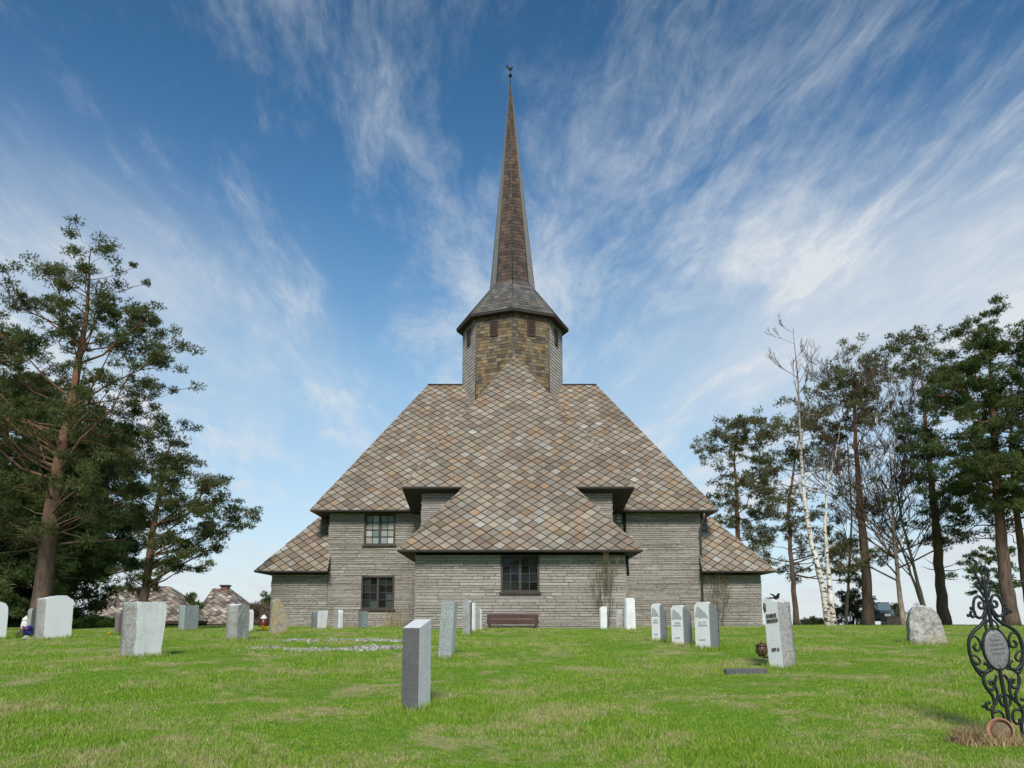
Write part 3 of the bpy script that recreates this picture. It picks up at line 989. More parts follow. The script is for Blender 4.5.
def build_church_walls():
    op_ap = window(501, 555.5, 539, 592, 24.65, 2, 4, 'pane_dark', 'dark leaded window above the bench', 61, AWL)
    op_up = window(364, 514, 395.5, 545, YW, 2, 4, 'pane_pale', 'upper window with sky reflections painted as pale greenish panes', 62, TWL)
    op_lo = window(361, 576, 394.5, 609, YW, 2, 4, 'pane_dark', 'lower dark window', 63, TWL)
    # apse
    mb = MB(64)
    stone_wall(mb, (AWL, 24.65, 0), (1, 0, 0), AWR - AWL, ZB, ZA - 0.10, (0, -1, 0), [op_ap], 71, 0.05, 0.11)
    stone_wall(mb, (AWL, YW, 0), (0, -1, 0), YW - 24.65, ZB, ZA + 0.3, (-1, 0, 0), [], 72)
    stone_wall(mb, (AWR, 24.65, 0), (0, 1, 0), YW - 24.65, ZB, ZA + 0.3, (1, 0, 0), [], 73)
    mb.build('wall', [MATS['wall'], MATS['mortar']], church)['label'] = 'front wall of the projecting end'
    # chancel upper wall
    mb = MB(65)
    stone_wall(mb, (CWL, YCW, 0), (1, 0, 0), CWR - CWL, ZA + 0.2, ZC - 0.12, (0, -1, 0), [], 74)
    stone_wall(mb, (CWL, YW + .4, 0), (0, -1, 0), YW + .4 - YCW, ZA + 0.2, ZC - 0.12, (-1, 0, 0), [], 75)
    stone_wall(mb, (CWR, YCW, 0), (0, 1, 0), YW + .4 - YCW, ZA + 0.2, ZC - 0.12, (1, 0, 0), [], 76)
    mb.build('wall', [MATS['wall'], MATS['mortar']], church)['label'] = 'short upper wall between the two front roofs'
    # transept
    mb = MB(66)
    nar0 = at(616, 523, YW); nar1 = at(622, 513, YW)
    op_n = (nar0.x - TWL, nar1.x - TWL, nar0.z, nar1.z)
    stone_wall(mb, (TWL, YW, 0), (1, 0, 0), TWR - TWL, ZB, ZE + 0.45, (0, -1, 0), [op_up, op_lo, op_n], 77)
    stone_wall(mb, (TWL, YB - .6, 0), (0, -1, 0), YB - .6 - YW, ZB, ZE - 0.12, (-1, 0, 0), [], 78, 0.08, 0.16)
    stone_wall(mb, (TWR, YW, 0), (0, 1, 0), YB - .6 - YW, ZB, ZE - 0.12, (1, 0, 0), [], 79, 0.08, 0.16)
    mb.face([(TWL, YB - .6, ZB), (TWR, YB - .6, ZB), (TWR, YB - .6, ZE), (TWL, YB - .6, ZE)], 0)
    mb.build('wall', [MATS['wall'], MATS['mortar']], church)['label'] = 'tall main wall'
    fm = MB(67)
    fm.box(((nar0.x + nar1.x) / 2, YW + .05, (nar0.z + nar1.z) / 2), (nar1.x - nar0.x, 0.06, nar1.z - nar0.z), 0)
    f = fm.build('window', MATS['frame'], church)
    f['label'] = 'narrow window half hidden under the eave'
    pm = MB(68)
    for j in range(3):
        hz = (nar1.z - nar0.z) / 3
        pm.face([(nar0.x + .03, YW + .012, nar0.z + j * hz + .02), (nar1.x - .03, YW + .012, nar0.z + j * hz + .02),
                 (nar1.x - .03, YW + .012, nar0.z + (j + 1) * hz - .02), (nar0.x + .03, YW + .012, nar0.z + (j + 1) * hz - .02)])
    pm.build('pane', MATS['pane_pale'], f)
    # wings
    mb = MB(69)
    stone_wall(mb, (WWL, YW, 0), (1, 0, 0), TWL - WWL, ZB, ZW - 0.1, (0, -1, 0), [], 80)
    stone_wall(mb, (WWL, YB - .5, 0), (0, -1, 0), YB - .5 - YW, ZB, ZW - 0.1, (-1, 0, 0), [], 81)
    mb.build('wall', [MATS['wall'], MATS['mortar']], church)['label'] = 'low side wall on the left end'
    mb = MB(70)
    stone_wall(mb, (TWR, YW, 0), (1, 0, 0), WWR - TWR, ZB, ZW - 0.1, (0, -1, 0), [], 82)
    stone_wall(mb, (WWR, YW, 0), (0, 1, 0), YB - .5 - YW, ZB, ZW - 0.1, (1, 0, 0), [], 83)
    mb.build('wall', [MATS['wall'], MATS['mortar']], church)['label'] = 'low side wall on the right end'
    # downpipes
    mb = MB(71)
    x = at(701.5, 560, YW).x
    mb.tube([(x + .02, YE - .02, ZE - .12), (x + .02, YE + .08, ZE - .3), (x - .03, YW - .1, ZE - .62), (x - .03, YW - .1, ZB)], 0.04, 8, 0)
    for z in (ZE - .9, ZE - 2.1, ZE - 3.2):
        mb.box((x - .03, YW - .06, z), (.12, .09, .04), 0)
    mb.build('downpipe', MATS['pipe'], church)
    mb = MB(72)
    x = AWR + .05
    mb.tube([(x, 24.66, ZA - .12), (x + .02, 24.64, ZA - .75)], 0.045, 8, 0)
    mb.build('downpipe', MATS['copper_dark'], church)
    mb = MB(73)
    x = at(624.3, 518, YW).x
    mb.tube([(x, YW - .08, ZE + .1), (x, YW - .08, ZE - .75)], 0.05, 8, 0)
    mb.build('downpipe', MATS['copper_dark'], church)


def octa(r_, z, cx=None):
    cx = XT if cx is None else cx
    return [Vector((cx + r_ * math.sin(k * math.pi / 4), Yt - r_ * math.cos(k * math.pi / 4), z)) for k in range(8)]


def build_tower():
    zev = at(456, 329.5, Yt).z
    rev = (at(568, 329, Yt).x - at(456, 329, Yt).x) / 2
    zsk = at(489.4, 289.8, Yt).z
    rsk = (at(533.4, 289, Yt).x - at(489.4, 289, Yt).x) / 2
    tip = at(510.3, 85, Yt)
    zlo = ZR - 1.4
    zw = zev + 0.05
    mb = MB(91)
    lo, hi = octa(Rt, zlo), octa(Rt, zw)
    for k in range(8):
        j = (k + 1) % 8
        q = [lo[k], lo[j], hi[j], hi[k]]
        mb.face(q, 1)
        tiles(mb, q, 0.20, 0.142, 'rect', 0.014, 1, None, 0, 200 + k)
    for k in range(8):
        mb.tube([lo[k], hi[k]], 0.028, 6, 2)
    tower = mb.build('tower', [MATS['tower_slate'], MATS['board'], MATS['metal_strip']], church)
    # louvred openings near the top of each side
    for k in range(8):
        j = (k + 1) % 8
        c = (hi[k] + hi[j]) / 2
        nrm = Vector((c.x - XT, c.y - Yt, 0)).normalized()
        u = Vector((-nrm.y, nrm.x, 0))
        fr = MB(300 + k)
        # height of the opening (eave shades its top)
        zt = zw - 0.40; zb = zt - 0.62
        hw = 0.15

        def P(a, z, d):
            q = c + u * a + nrm * d
            return (q.x, q.y, z)
        ang = math.atan2(u.y, u.x)
        for (a, z, sx, sz) in ((-hw, (zt + zb) / 2, .05, zt - zb), (hw, (zt + zb) / 2, .05, zt - zb), (0, zt, 2 * hw + .05, .05), (0, zb, 2 * hw + .05, .05)):
            fr.box(P(a, z, .035), (sx, .06, sz), 0, ang)
        for i in range(7):
            z = zb + .06 + i * (zt - zb - .1) / 6.5
            fr.box(P(0, z, .03), (2 * hw - .05, .05, .055), 0, ang)
        fr.build('shutter', MATS['shutter'], tower)
    # skirt roof
    mb = MB(92)
    e, s = octa(rev, zev), octa(rsk, zsk)
    e2 = octa(rev, zev - 0.10)
    for k in range(8):
        j = (k + 1) % 8
        q = [e[k], e[j], s[j], s[k]]
        mb.face(q, 1)
        tiles(mb, q, 0.24, 0.2, 'rect', 0.014, 1, None, 0, 220 + k)
        mb.face([e2[k], e2[j], e[j], e[k]], 1)
        mb.tube([e[k], s[k]], 0.03, 6, 2)
    mb.face(list(reversed(e2)), 1)
    mb.build('tower_roof', [MATS['skirt_slate'], MATS['board'], MATS['metal_strip']], church)
    # spire
    mb = MB(93)
    s = octa(rsk, zsk - .03)
    tp = octa(0.03, tip.z, tip.x)
    for k in range(8):
        j = (k + 1) % 8
        q = [s[k], s[j], tp[j], tp[k]]
        mb.face(q, 1)
        tiles(mb, q, 0.2, 0.165, 'rect', 0.012, 1, None, 0, 240 + k)
        mb.tube([s[k], tp[k]], [0.03, 0.014], 6, 2)
    mb.build('spire', [MATS['spire_slate'], MATS['board'], MATS['metal_strip']], church)
    vm = MB(94)
    top = at(510, 65, Yt).z
    h = top - tip.z
    vm.tube([(tip.x, Yt, tip.z - .2), (tip.x, Yt, tip.z + h * .93)], 0.014, 8, 0)
    vane = vm.build('weather_vane', MATS['copper_dark'], church)
    bm_ = MB(95)
    zc = at(510, 75.5, Yt).z
    bm_.lathe([(0.085 * math.sin(a * math.pi / 8) + .001, zc - .085 * math.cos(a * math.pi / 8)) for a in range(9)], (tip.x, Yt, 0), 12)
    bm_.build('ball', MATS['copper_dark'], vane)
    ck = MB(96)
    zc = at(510, 68, Yt).z
    prof = [(-.26, .14), (-.20, .20), (-.10, .02), (.04, -.02), (.12, .10), (.17, .10), (.14, .02), (.10, -.12), (.02, -.20), (-.10, -.12), (-.20, .04)]
    A = [(tip.x + x * .75, Yt - .02, zc + z * .75) for x, z in prof]; B = [(tip.x + x * .75, Yt + .02, zc + z * .75) for x, z in prof]
    ck.face(A); ck.face(list(reversed(B)))
    for i in range(len(A)):
        j = (i + 1) % len(A)
        ck.face([A[j], A[i], B[i], B[j]])
    ck.build('rooster', MATS['copper_dark'], vane)


build_church_roofs()
build_church_walls()
build_tower()


# ==================================================================== BENCH
def build_bench():
    a = at(487, 628, 24.1); b = at(538.5, 628, 24.1)
    x0, x1 = a.x, b.x
    y = 24.0
    g = G((x0 + x1) / 2, y)
    top = at(512, 614, y).z
    o = thing('garden_bench', 'low dark brown wooden bench against the church wall under the window', 'bench', ((x0 + x1) / 2, y, g))
    h = top - g
    mb = MB(1)
    mb.box(((x0 + x1) / 2, y + .18, top - .07), (x1 - x0, .035, .135), 0, 0, None, .006)
    mb.box(((x0 + x1) / 2, y + .17, top - .215), (x1 - x0, .035, .135), 0, 0, None, .006)
    mb.build('backrest', MATS['bench'], o)
    mb = MB(2)
    for k in range(3):
        mb.box(((x0 + x1) / 2, y - .16 + k * .125, g + .245), (x1 - x0, .115, .035), 0, 0, None, .006)
    mb.box(((x0 + x1) / 2, y - .235, g + .19), (x1 - x0 - .1, .03, .11), 0, 0, None, .004)
    mb.build('seat', MATS['bench'], o)
    for x in (x0 + .07, x1 - .07):
        mb = MB(3)
        mb.box((x, y - .20, g + .10), (.07, .07, .24), 0)
        mb.box((x, y + .21, (g + top - .04) / 2), (.07, .04, top - g - .02), 0)
        mb.box((x, y, g + .12), (.05, .36, .05), 0)
        mb.build('leg', MATS['bench'], o)


build_bench()

# ==================================================================== GRAVESTONES
BASES = []
GG = 'gravestones standing in the churchyard'


def rect(top=0.0):
    return [(-.5, 0), (.5, 0), (.5, 1), (-.5, 1)]


def resample(poly, step):
    out = []
    for i in range(len(poly)):
        a, b = poly[i], poly[(i + 1) % len(poly)]
        L = math.hypot(b[0] - a[0], b[1] - a[1])
        n = max(1, int(L / step))
        for k in range(n):
            t = k / n
            out.append((a[0] + t * (b[0] - a[0]), a[1] + t * (b[1] - a[1])))
    return out


def slab(mb, w, d, h, outline, mats=(0, 1), rough=0.0, topf=None, frough=0.0, seed=1, sink=0.12, nd=5, topmat=None, lean_side=0.0):
    """upright stone: outline in (u in -.5...5, v in 0..1), extruded over depth d, local -Y is the front"""
    rr = random.Random(seed)
    pts = [(u * w, v * h) for u, v in outline]
    step = 0.06 if (rough or topf) else 0.3
    pts = resample(pts, step)
    n = len(pts)
    rings = []
    cx = 0.0; cz = h / 2
    for k in range(nd + 1):
        t = k / nd
        ring = []
        for (x, z) in pts:
            zz = z
            if topf and z > h * 0.45:
                zz = z * topf(t)
            yy = -d / 2 + d * t
            if z <= 0.001:
                zz = -sink
            dx = dz = dy = 0
            if rough:
                s = 1.0 if 0 < k < nd else 0.35
                dx = rr.uniform(-1, 1) * rough * s; dz = rr.uniform(-1, 1) * rough * s * (0 if z <= .001 else 1)
                dy = rr.uniform(-1, 1) * frough
            ring.append((x + dx + lean_side * zz, yy + dy, zz + dz))
        rings.append(ring)
    vs = [p for r_ in rings for p in r_]
    fs = []
    uvs = (rr.random(), rr.random())
    base = len(mb.v)
    side, top = [], []
    for k in range(nd):
        for i in range(n):
            j = (i + 1) % n
            f = (k * n + i, k * n + j, (k + 1) * n + j, (k + 1) * n + i)
            f = (f[0], f[3], f[2], f[1])
            (top if (topmat is not None and abs(pts[i][0] - pts[j][0]) > abs(pts[i][1] - pts[j][1]) and pts[i][1] > h * .3) else side).append(f)
    i0 = len(mb.v)
    mb.v.extend(vs)
    for lst, m in ((side, mats[1]), (top, topmat)):
        for f in lst:
            mb.f.append(tuple(i0 + a for a in f)); mb.m.append(m); mb.u.append(uvs); mb.sm.append(bool(rough))
    mb.f.append(tuple(i0 + i for i in range(n))); mb.m.append(mats[0]); mb.u.append(uvs); mb.sm.append(False)
    mb.f.append(tuple(i0 + nd * n + i for i in reversed(range(n)))); mb.m.append(mats[1]); mb.u.append(uvs); mb.sm.append(False)


def gravestone(name, label, cx, py, hpx, wf, ws, phi, outline, mats, rough=0, topf=None, tilt=0.0, frough=0.0, seed=1, topmat=None,
               letters=None, cat='gravestone', lmat='letter_grey', dback=0.0, lean_side=0.0):
    p = ground_at(cx, py)
    ppm = F / (p.y * cp + (p.z - EYE) * sp)
    ph = R(phi)
    ppm_h = ppm
    ppm = ppm * math.hypot(p.x, p.y) / p.y
    w = wf / ppm / math.cos(ph)
    d = ws / ppm / max(0.15, abs(math.sin(ph)))
    h = hpx / ppm_h
    beta = math.atan2(p.x, p.y)
    BASES.append((p.x, p.y + d / 2 + dback, w, d, -beta - ph))
    o = thing(name, label, cat, (p.x, p.y + d / 2 + dback, G(p.x, p.y + d / 2 + dback) - 0.02), GG)
    o.rotation_euler = (0, R(tilt), -beta - ph)
    mb = MB(seed)
    slab(mb, w, d, h, outline, (0, 1), rough, topf, frough, seed, topmat=topmat, lean_side=lean_side)
    ml = [MATS[m] for m in mats]
    st = mb.build('stone', ml, o, (0, 0, 0))
    if letters:
        rr = random.Random(seed + 9)
        for (v, u0, u1, lh) in letters:
            lm = MB(seed + 50)
            x = u0 * w
            while x < u1 * w:
                cw = lh * rr.uniform(0.45, 0.75)
                st_ = lh * 0.17
                if rr.random() < 0.13:
                    x += cw * .7; continue
                k = rr.randrange(4)
                zc = v * h
                y = -d / 2 - .004
                lm.box((x + st_ / 2, y, zc), (st_, .012, lh))
                if k != 1: lm.box((x + cw / 2 + st_ * .5, y, zc + lh / 2 - st_ / 2), (cw - st_, .011, st_))
                if k != 0: lm.box((x + cw / 2 + st_ * .5, y, zc), (cw - st_, .010, st_))
                if k in (2, 3): lm.box((x + cw / 2 + st_ * .5, y, zc - lh / 2 + st_ / 2), (cw - st_, .011, st_))
                if k in (0, 1): lm.box((x + cw - st_ * .3, y, zc - lh * .05), (st_, .0105, lh * .86))
                x += cw + st_ * 1.6
            lm.build('inscription', MATS[lmat], o, (0, 0, 0))
    return o, w, d, h


def build_graves():
    rnd_top = [(-.5, 0), (.5, 0), (.52, .6), (.50, .86), (.42, .95), (.25, 1), (-.25, 1), (-.42, .95), (-.5, .86)]
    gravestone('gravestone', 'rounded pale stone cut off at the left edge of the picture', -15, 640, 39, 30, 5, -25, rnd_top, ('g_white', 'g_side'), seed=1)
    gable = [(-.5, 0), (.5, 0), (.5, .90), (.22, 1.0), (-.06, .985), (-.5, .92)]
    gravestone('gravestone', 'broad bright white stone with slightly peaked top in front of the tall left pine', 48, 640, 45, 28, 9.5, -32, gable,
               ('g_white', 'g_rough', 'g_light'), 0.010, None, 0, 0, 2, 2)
    gravestone('gravestone', 'small grey stone half hidden behind the broad white stone on the left', 29.5, 633, 25, 6, 4, -40, rnd_top, ('g_side', 'g_rough'), seed=3)
    wavy = [(-.5, 0), (.46, 0), (.47, .25), (.52, .5), (.57, .75), (.55, .92), (.50, 1.0), (.2, .985), (-.1, .99), (-.5, .98), (-.46, .5)]
    gravestone('gravestone', 'large pale weathered slab with a rough left edge and a dark streak down its face', 135, 658, 57, 29, 15, -35, wavy,
               ('g_white_weathered', 'g_rough', 'g_light'), 0.012, None, 0, 0.004, 4, 2)
    gravestone('gravestone', 'small dull reddish stone peeping out left of the large weathered slab', 118, 635, 23, 7, 4, -35, rnd_top, ('g_red', 'g_red'), seed=5)
    gravestone('gravestone', 'plain grey upright stone in front of the house roofs', 186, 631, 26, 14, 6, -38, rect(), ('g_teal', 'g_teal', 'g_light'), 0.004, None, 0, 0, 6, 2)
    groove = [(-.5, 0), (.5, 0), (.5, .96), (.4, 1), (.1, .985), (-.2, 1), (-.5, .97)]
    gravestone('gravestone', 'roughly hewn grey stone with vertical grooves, left of the lichen covered pointed stone', 234.5, 640.5, 37, 12, 11, -45, groove, ('g_rough', 'g_rough', 'g_light'), 0.016, None, 0, 0.010, 7, 2)
    gravestone('gravestone', 'thin pale stone standing right behind the roughly hewn grooved stone', 248, 632, 23, 5, 3, -30, rnd_top, ('g_white_weathered', 'g_rough'), seed=8)
    point = [(-.5, 0), (.42, 0), (.56, .25), (.50, .42), (.28, .66), (.02, .88), (-.12, .99), (-.25, 1.0), (-.42, .95), (-.47, .5)]
    gravestone('gravestone', 'tall pointed natural stone with orange lichen near the left corner of the church', 277, 635, 37, 15, 4, -24, point, ('g_lichen', 'g_lichen'), 0.018, None, 0, 0.012, 9)
    curved = [(-.5, 0), (.42, 0), (.44, .4), (.52, .8), (.56, 1), (-.42, .95), (-.5, .8)]
    gravestone('gravestone', 'leftmost of three small stones before the left church wall, broad with a flared face', 318, 630, 20, 10, 6, -40, curved, ('g_white_weathered', 'g_side', 'g_white'), 0.004, None, 0, 0, 10, 2)
    gravestone('gravestone', 'middle of three small stones before the left church wall, slim with a white right side', 337.5, 630, 20.5, 5, 5, 40, [(-.5, 0), (.5, 0), (.5, .93), (.3, 1), (-.3, 1), (-.5, .93)],
               ('g_rough', 'g_white', 'g_white'), 0.003, None, 0, 0, 11, 2)
    gravestone('gravestone', 'rightmost of three small stones before the left church wall, plain blue grey', 362, 629.5, 19, 4.5, 5.5, 45, rect(), ('g_side', 'g_teal', 'g_teal'), 0, None, 0, 0, 12, 2)
    gravestone('gravestone', 'nearest pillar stone, dark grey front and slanted top, in the middle of the lawn', 414, 712, 93, 17, 12.5, 24, rect(),
               ('g_grey', 'g_light', 'g_light'), 0, lambda t: 0.905 + 0.095 * t, 0, 0, 13, 2)
    gravestone('gravestone', 'leaning blue grey granite pillar with a flat top, behind the nearest pillar stone', 445.5, 659, 58, 13, 3.4, 12, rect(), ('g_teal', 'g_light', 'g_light'), 0, None, 3.0, 0, 14, 2)
    jag = [(-.5, 0), (.5, 0), (.5, .93), (.35, .96), (.1, .97), (-.02, 1.02), (-.25, .99), (-.5, .94)]
    gravestone('gravestone', 'rough grey pillar with a white jagged top, left of the bench', 467, 636, 37, 7, 2.5, 20, jag, ('g_rough', 'g_rough', 'g_white'), 0.010, None, 0, 0.006, 15, 2)
    gravestone('gravestone', 'thin white edged stone close behind the rough pillar left of the bench', 473, 633, 31, 2.6, 2, 35, rect(), ('g_white_weathered', 'g_white'), seed=16)
    gravestone('gravestone', 'small weathered stone with dry plants, nearest the left end of the bench', 478.5, 631, 23, 5, 2, 30, rnd_top, ('g_rough', 'g_white_weathered'), 0.01, seed=17)
    gravestone('gravestone', 'short slim white stone below the bare sapling on the end wall', 603.5, 630, 24, 6, 1.6, -25, [(-.5, 0), (.5, 0), (.5, 1), (-.15, 1), (-.5, .94)], ('g_white_weathered', 'g_white'), 0.002, seed=18)
    gravestone('gravestone', 'small white stone with dark spots, squeezed against a taller white pillar', 620.5, 630, 21.5, 5.5, 2, -25, [(-.5, 0), (.5, 0), (.5, 1), (-.5, 1)], ('g_boulder', 'g_white'), seed=19)
    taper = [(-.5, 0), (.5, 0), (.42, .94), (.30, 1), (-.34, 1), (-.44, .94)]
    gravestone('gravestone', 'white tapered pillar in front of the corner of the end wall', 630.5, 630.5, 33, 9, 3, -28, taper, ('g_white_weathered', 'g_white', 'g_white'), 0.003, None, 0, 0, 20, 2)
    rt = lambda t: 1.0 if t < .25 else 1.0 - 0.22 * ((t - .25) / .75)**1.6
    bite = [(-.5, 0), (.5, 0), (.5, .97), (.35, 1), (-.3, 1), (-.5, .93)]
    ls = lambda n: [(.58, -.2, .3, .03), (.52, -.3, .32, .022), (.22, -.2, .2, .022)]
    for cx, py, hp, wf, ws, lab, sd in ((660.5, 642, 39, 8.5, 6.5, 'leftmost and smallest of three matching white stones with curved backs', 21),
                                        (683.5, 646, 41, 12, 8.5, 'middle one of three matching white stones with curved backs', 22),
                                        (709.5, 649.5, 48, 15, 9.5, 'rightmost and tallest of three matching white stones with curved backs', 23)):
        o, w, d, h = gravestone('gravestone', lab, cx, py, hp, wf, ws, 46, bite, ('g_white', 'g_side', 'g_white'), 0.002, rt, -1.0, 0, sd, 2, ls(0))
        # chiselled hollow on the upper face
        mb = MB(sd + 100)
        rr = random.Random(sd)
        P = []
        for i in range(9):
            t = i / 8
            P.append((-.46 * w + .92 * w * t, -d / 2 - .006, h * (.66 + .03 * rr.random()) if i < 7 else h * .66))
        Q = [(-.30 * w + .62 * w * i / 8, -d / 2 - .008, h * (.90 - .16 * (i / 8)**1.5 + .02 * rr.random())) for i in range(9)]
        for i in range(8):
            mb.face([P[i], P[i + 1], Q[i + 1], Q[i]])
        mb.build('chiselled_panel', MATS['g_side_light'], o, (0, 0, 0))
    # big white stone with bronze letters
    jag2 = [(-.5, 0), (.5, 0), (.5, .915), (.25, .93), (.1, .965), (-.15, .955), (-.3, 1.0), (-.5, .975)]
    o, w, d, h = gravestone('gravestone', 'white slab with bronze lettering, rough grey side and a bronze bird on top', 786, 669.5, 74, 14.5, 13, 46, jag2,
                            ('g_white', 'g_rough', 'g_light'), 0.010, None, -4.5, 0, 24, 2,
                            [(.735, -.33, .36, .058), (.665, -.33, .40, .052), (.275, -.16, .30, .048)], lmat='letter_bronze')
    # bronze flower relief in the upper left corner
    mb = MB(7)
    mb.tube([(-.42 * w, -d / 2 - .01, h * .80), (-.40 * w, -d / 2 - .012, h * .86), (-.37 * w, -d / 2 - .012, h * .92)], [.012, .02, .014], 6)
    mb.tube([(-.36 * w, -d / 2 - .012, h * .80), (-.35 * w, -d / 2 - .012, h * .90)], [.012, .018], 6)
    mb.build('relief', MATS['bronze'], o, (0, 0, 0))
    M4 = Matrix.Translation(o.location) @ o.rotation_euler.to_matrix().to_4x4()
    # bird
    bp = M4 @ Vector((0.10 * w, -d * .1, h * .955))
    b = thing('bronze_bird', 'small dark bronze bird with raised wings perched on the lettered white slab', 'bird figure', bp)
    b.rotation_euler = (0, 0, 0.5)
    b.scale = (.8, .8, .8)
    mb = MB(8)
    prof = [(-.085, .003), (-.06, .022), (-.02, .032), (.03, .028), (.055, .018), (.07, .020), (.09, .012), (.105, .002)]
    vs, fs = [], []
    for x, r_ in prof:
        for k in range(10):
            a = 2 * math.pi * k / 10
            vs.append((x, r_ * math.cos(a), .035 + r_ * .9 * math.sin(a) + (0.02 if x > .05 else 0)))
    for i in range(len(prof) - 1):
        for k in range(10):
            a_, b_ = i * 10 + k, i * 10 + (k + 1) % 10
            fs.append((a_, b_, b_ + 10, a_ + 10))
    mb.mesh(vs, fs, 0, None, True)
    for s in (-1, 1):
        for zoff in (0, .008):
            mb.face([(-.03, s * .02, .055 + zoff), (.035, s * .02, .058 + zoff), (.02, s * .09, .10 + zoff), (-.06, s * .11, .115 + zoff)])
    mb.face([(-.08, -.012, .035), (-.08, .012, .035), (-.14, .03, .045), (-.14, -.03, .045)])
    mb.build('body', MATS['copper_dark'], b, (0, 0, 0))
    # lantern on a bracket
    lp = M4 @ Vector((-.50 * w - .09, -d / 2 - .04, h * .20))
    l = thing('grave_lantern', 'small round bronze lantern on a bracket beside the lettered white slab', 'lantern', lp)
    l.scale = (.78, .78, .78)
    mb = MB(9)
    mb.lathe([(.05, 0), (.085, .03), (.10, .09), (.10, .16), (.085, .19)], (0, 0, 0), 14)
    mb.build('glass_body', MATS['bronze'], l, (0, 0, 0))
    mb = MB(10)
    for k in range(8):
        a = k * math.pi / 4
        mb.tube([(.052 * math.cos(a), .052 * math.sin(a), 0), (.105 * math.cos(a), .105 * math.sin(a), .08), (.105 * math.cos(a), .105 * math.sin(a), .16), (.088 * math.cos(a), .088 * math.sin(a), .195)], .010, 5)
    mb.lathe([(.055, -.015), (.06, .0)], (0, 0, 0), 14)
    mb.build('cage', MATS['bronze'], l, (0, 0, 0))
    mb = MB(11)
    mb.lathe([(.115, .19), (.115, .205), (.07, .235), (.02, .25), (.012, .28), (.004, .31)], (0, 0, 0), 14)
    mb.build('cap', MATS['bronze'], l, (0, 0, 0))
    mb = MB(12)
    mb.tube([(0, 0, -.01), (.04, .01, -.03), (.15, .05, -.03)], .014, 6)
    mb.build('bracket', MATS['bronze'], l, (0, 0, 0))
    # flat kerb stone left of it
    p = ground_at(746, 674)
    k = thing('grave_kerb', 'low flat grey kerb stone in the grass left of the lettered white slab', 'kerb stone', p, None)
    k.rotation_euler = (0, 0, R(12))
    mb = MB(13)
    mb.box((0, 0, .02), (.62, .10, .11), 0, 0, None, .01)
    mb.build('stone', MATS['g_grey'], k, (0, 0, 0))
    # boulder
    p = ground_at(933, 645)
    bo = [(-.5, 0), (.5, 0), (.46, .22), (.36, .52), (.24, .84), (.10, .97), (-.1, 1.0), (-.3, .97), (-.44, .86), (-.49, .6), (-.5, .3)]
    gravestone('boulder_gravestone', 'rough speckled boulder stone standing alone between the lettered slab and the iron grave cross', 933, 645, 39, 38, 4, -10, bo, ('g_boulder', 'g_boulder', 'g_white_weathered'),
               0.026, None, 0, 0.018, 25, 2)


build_graves()


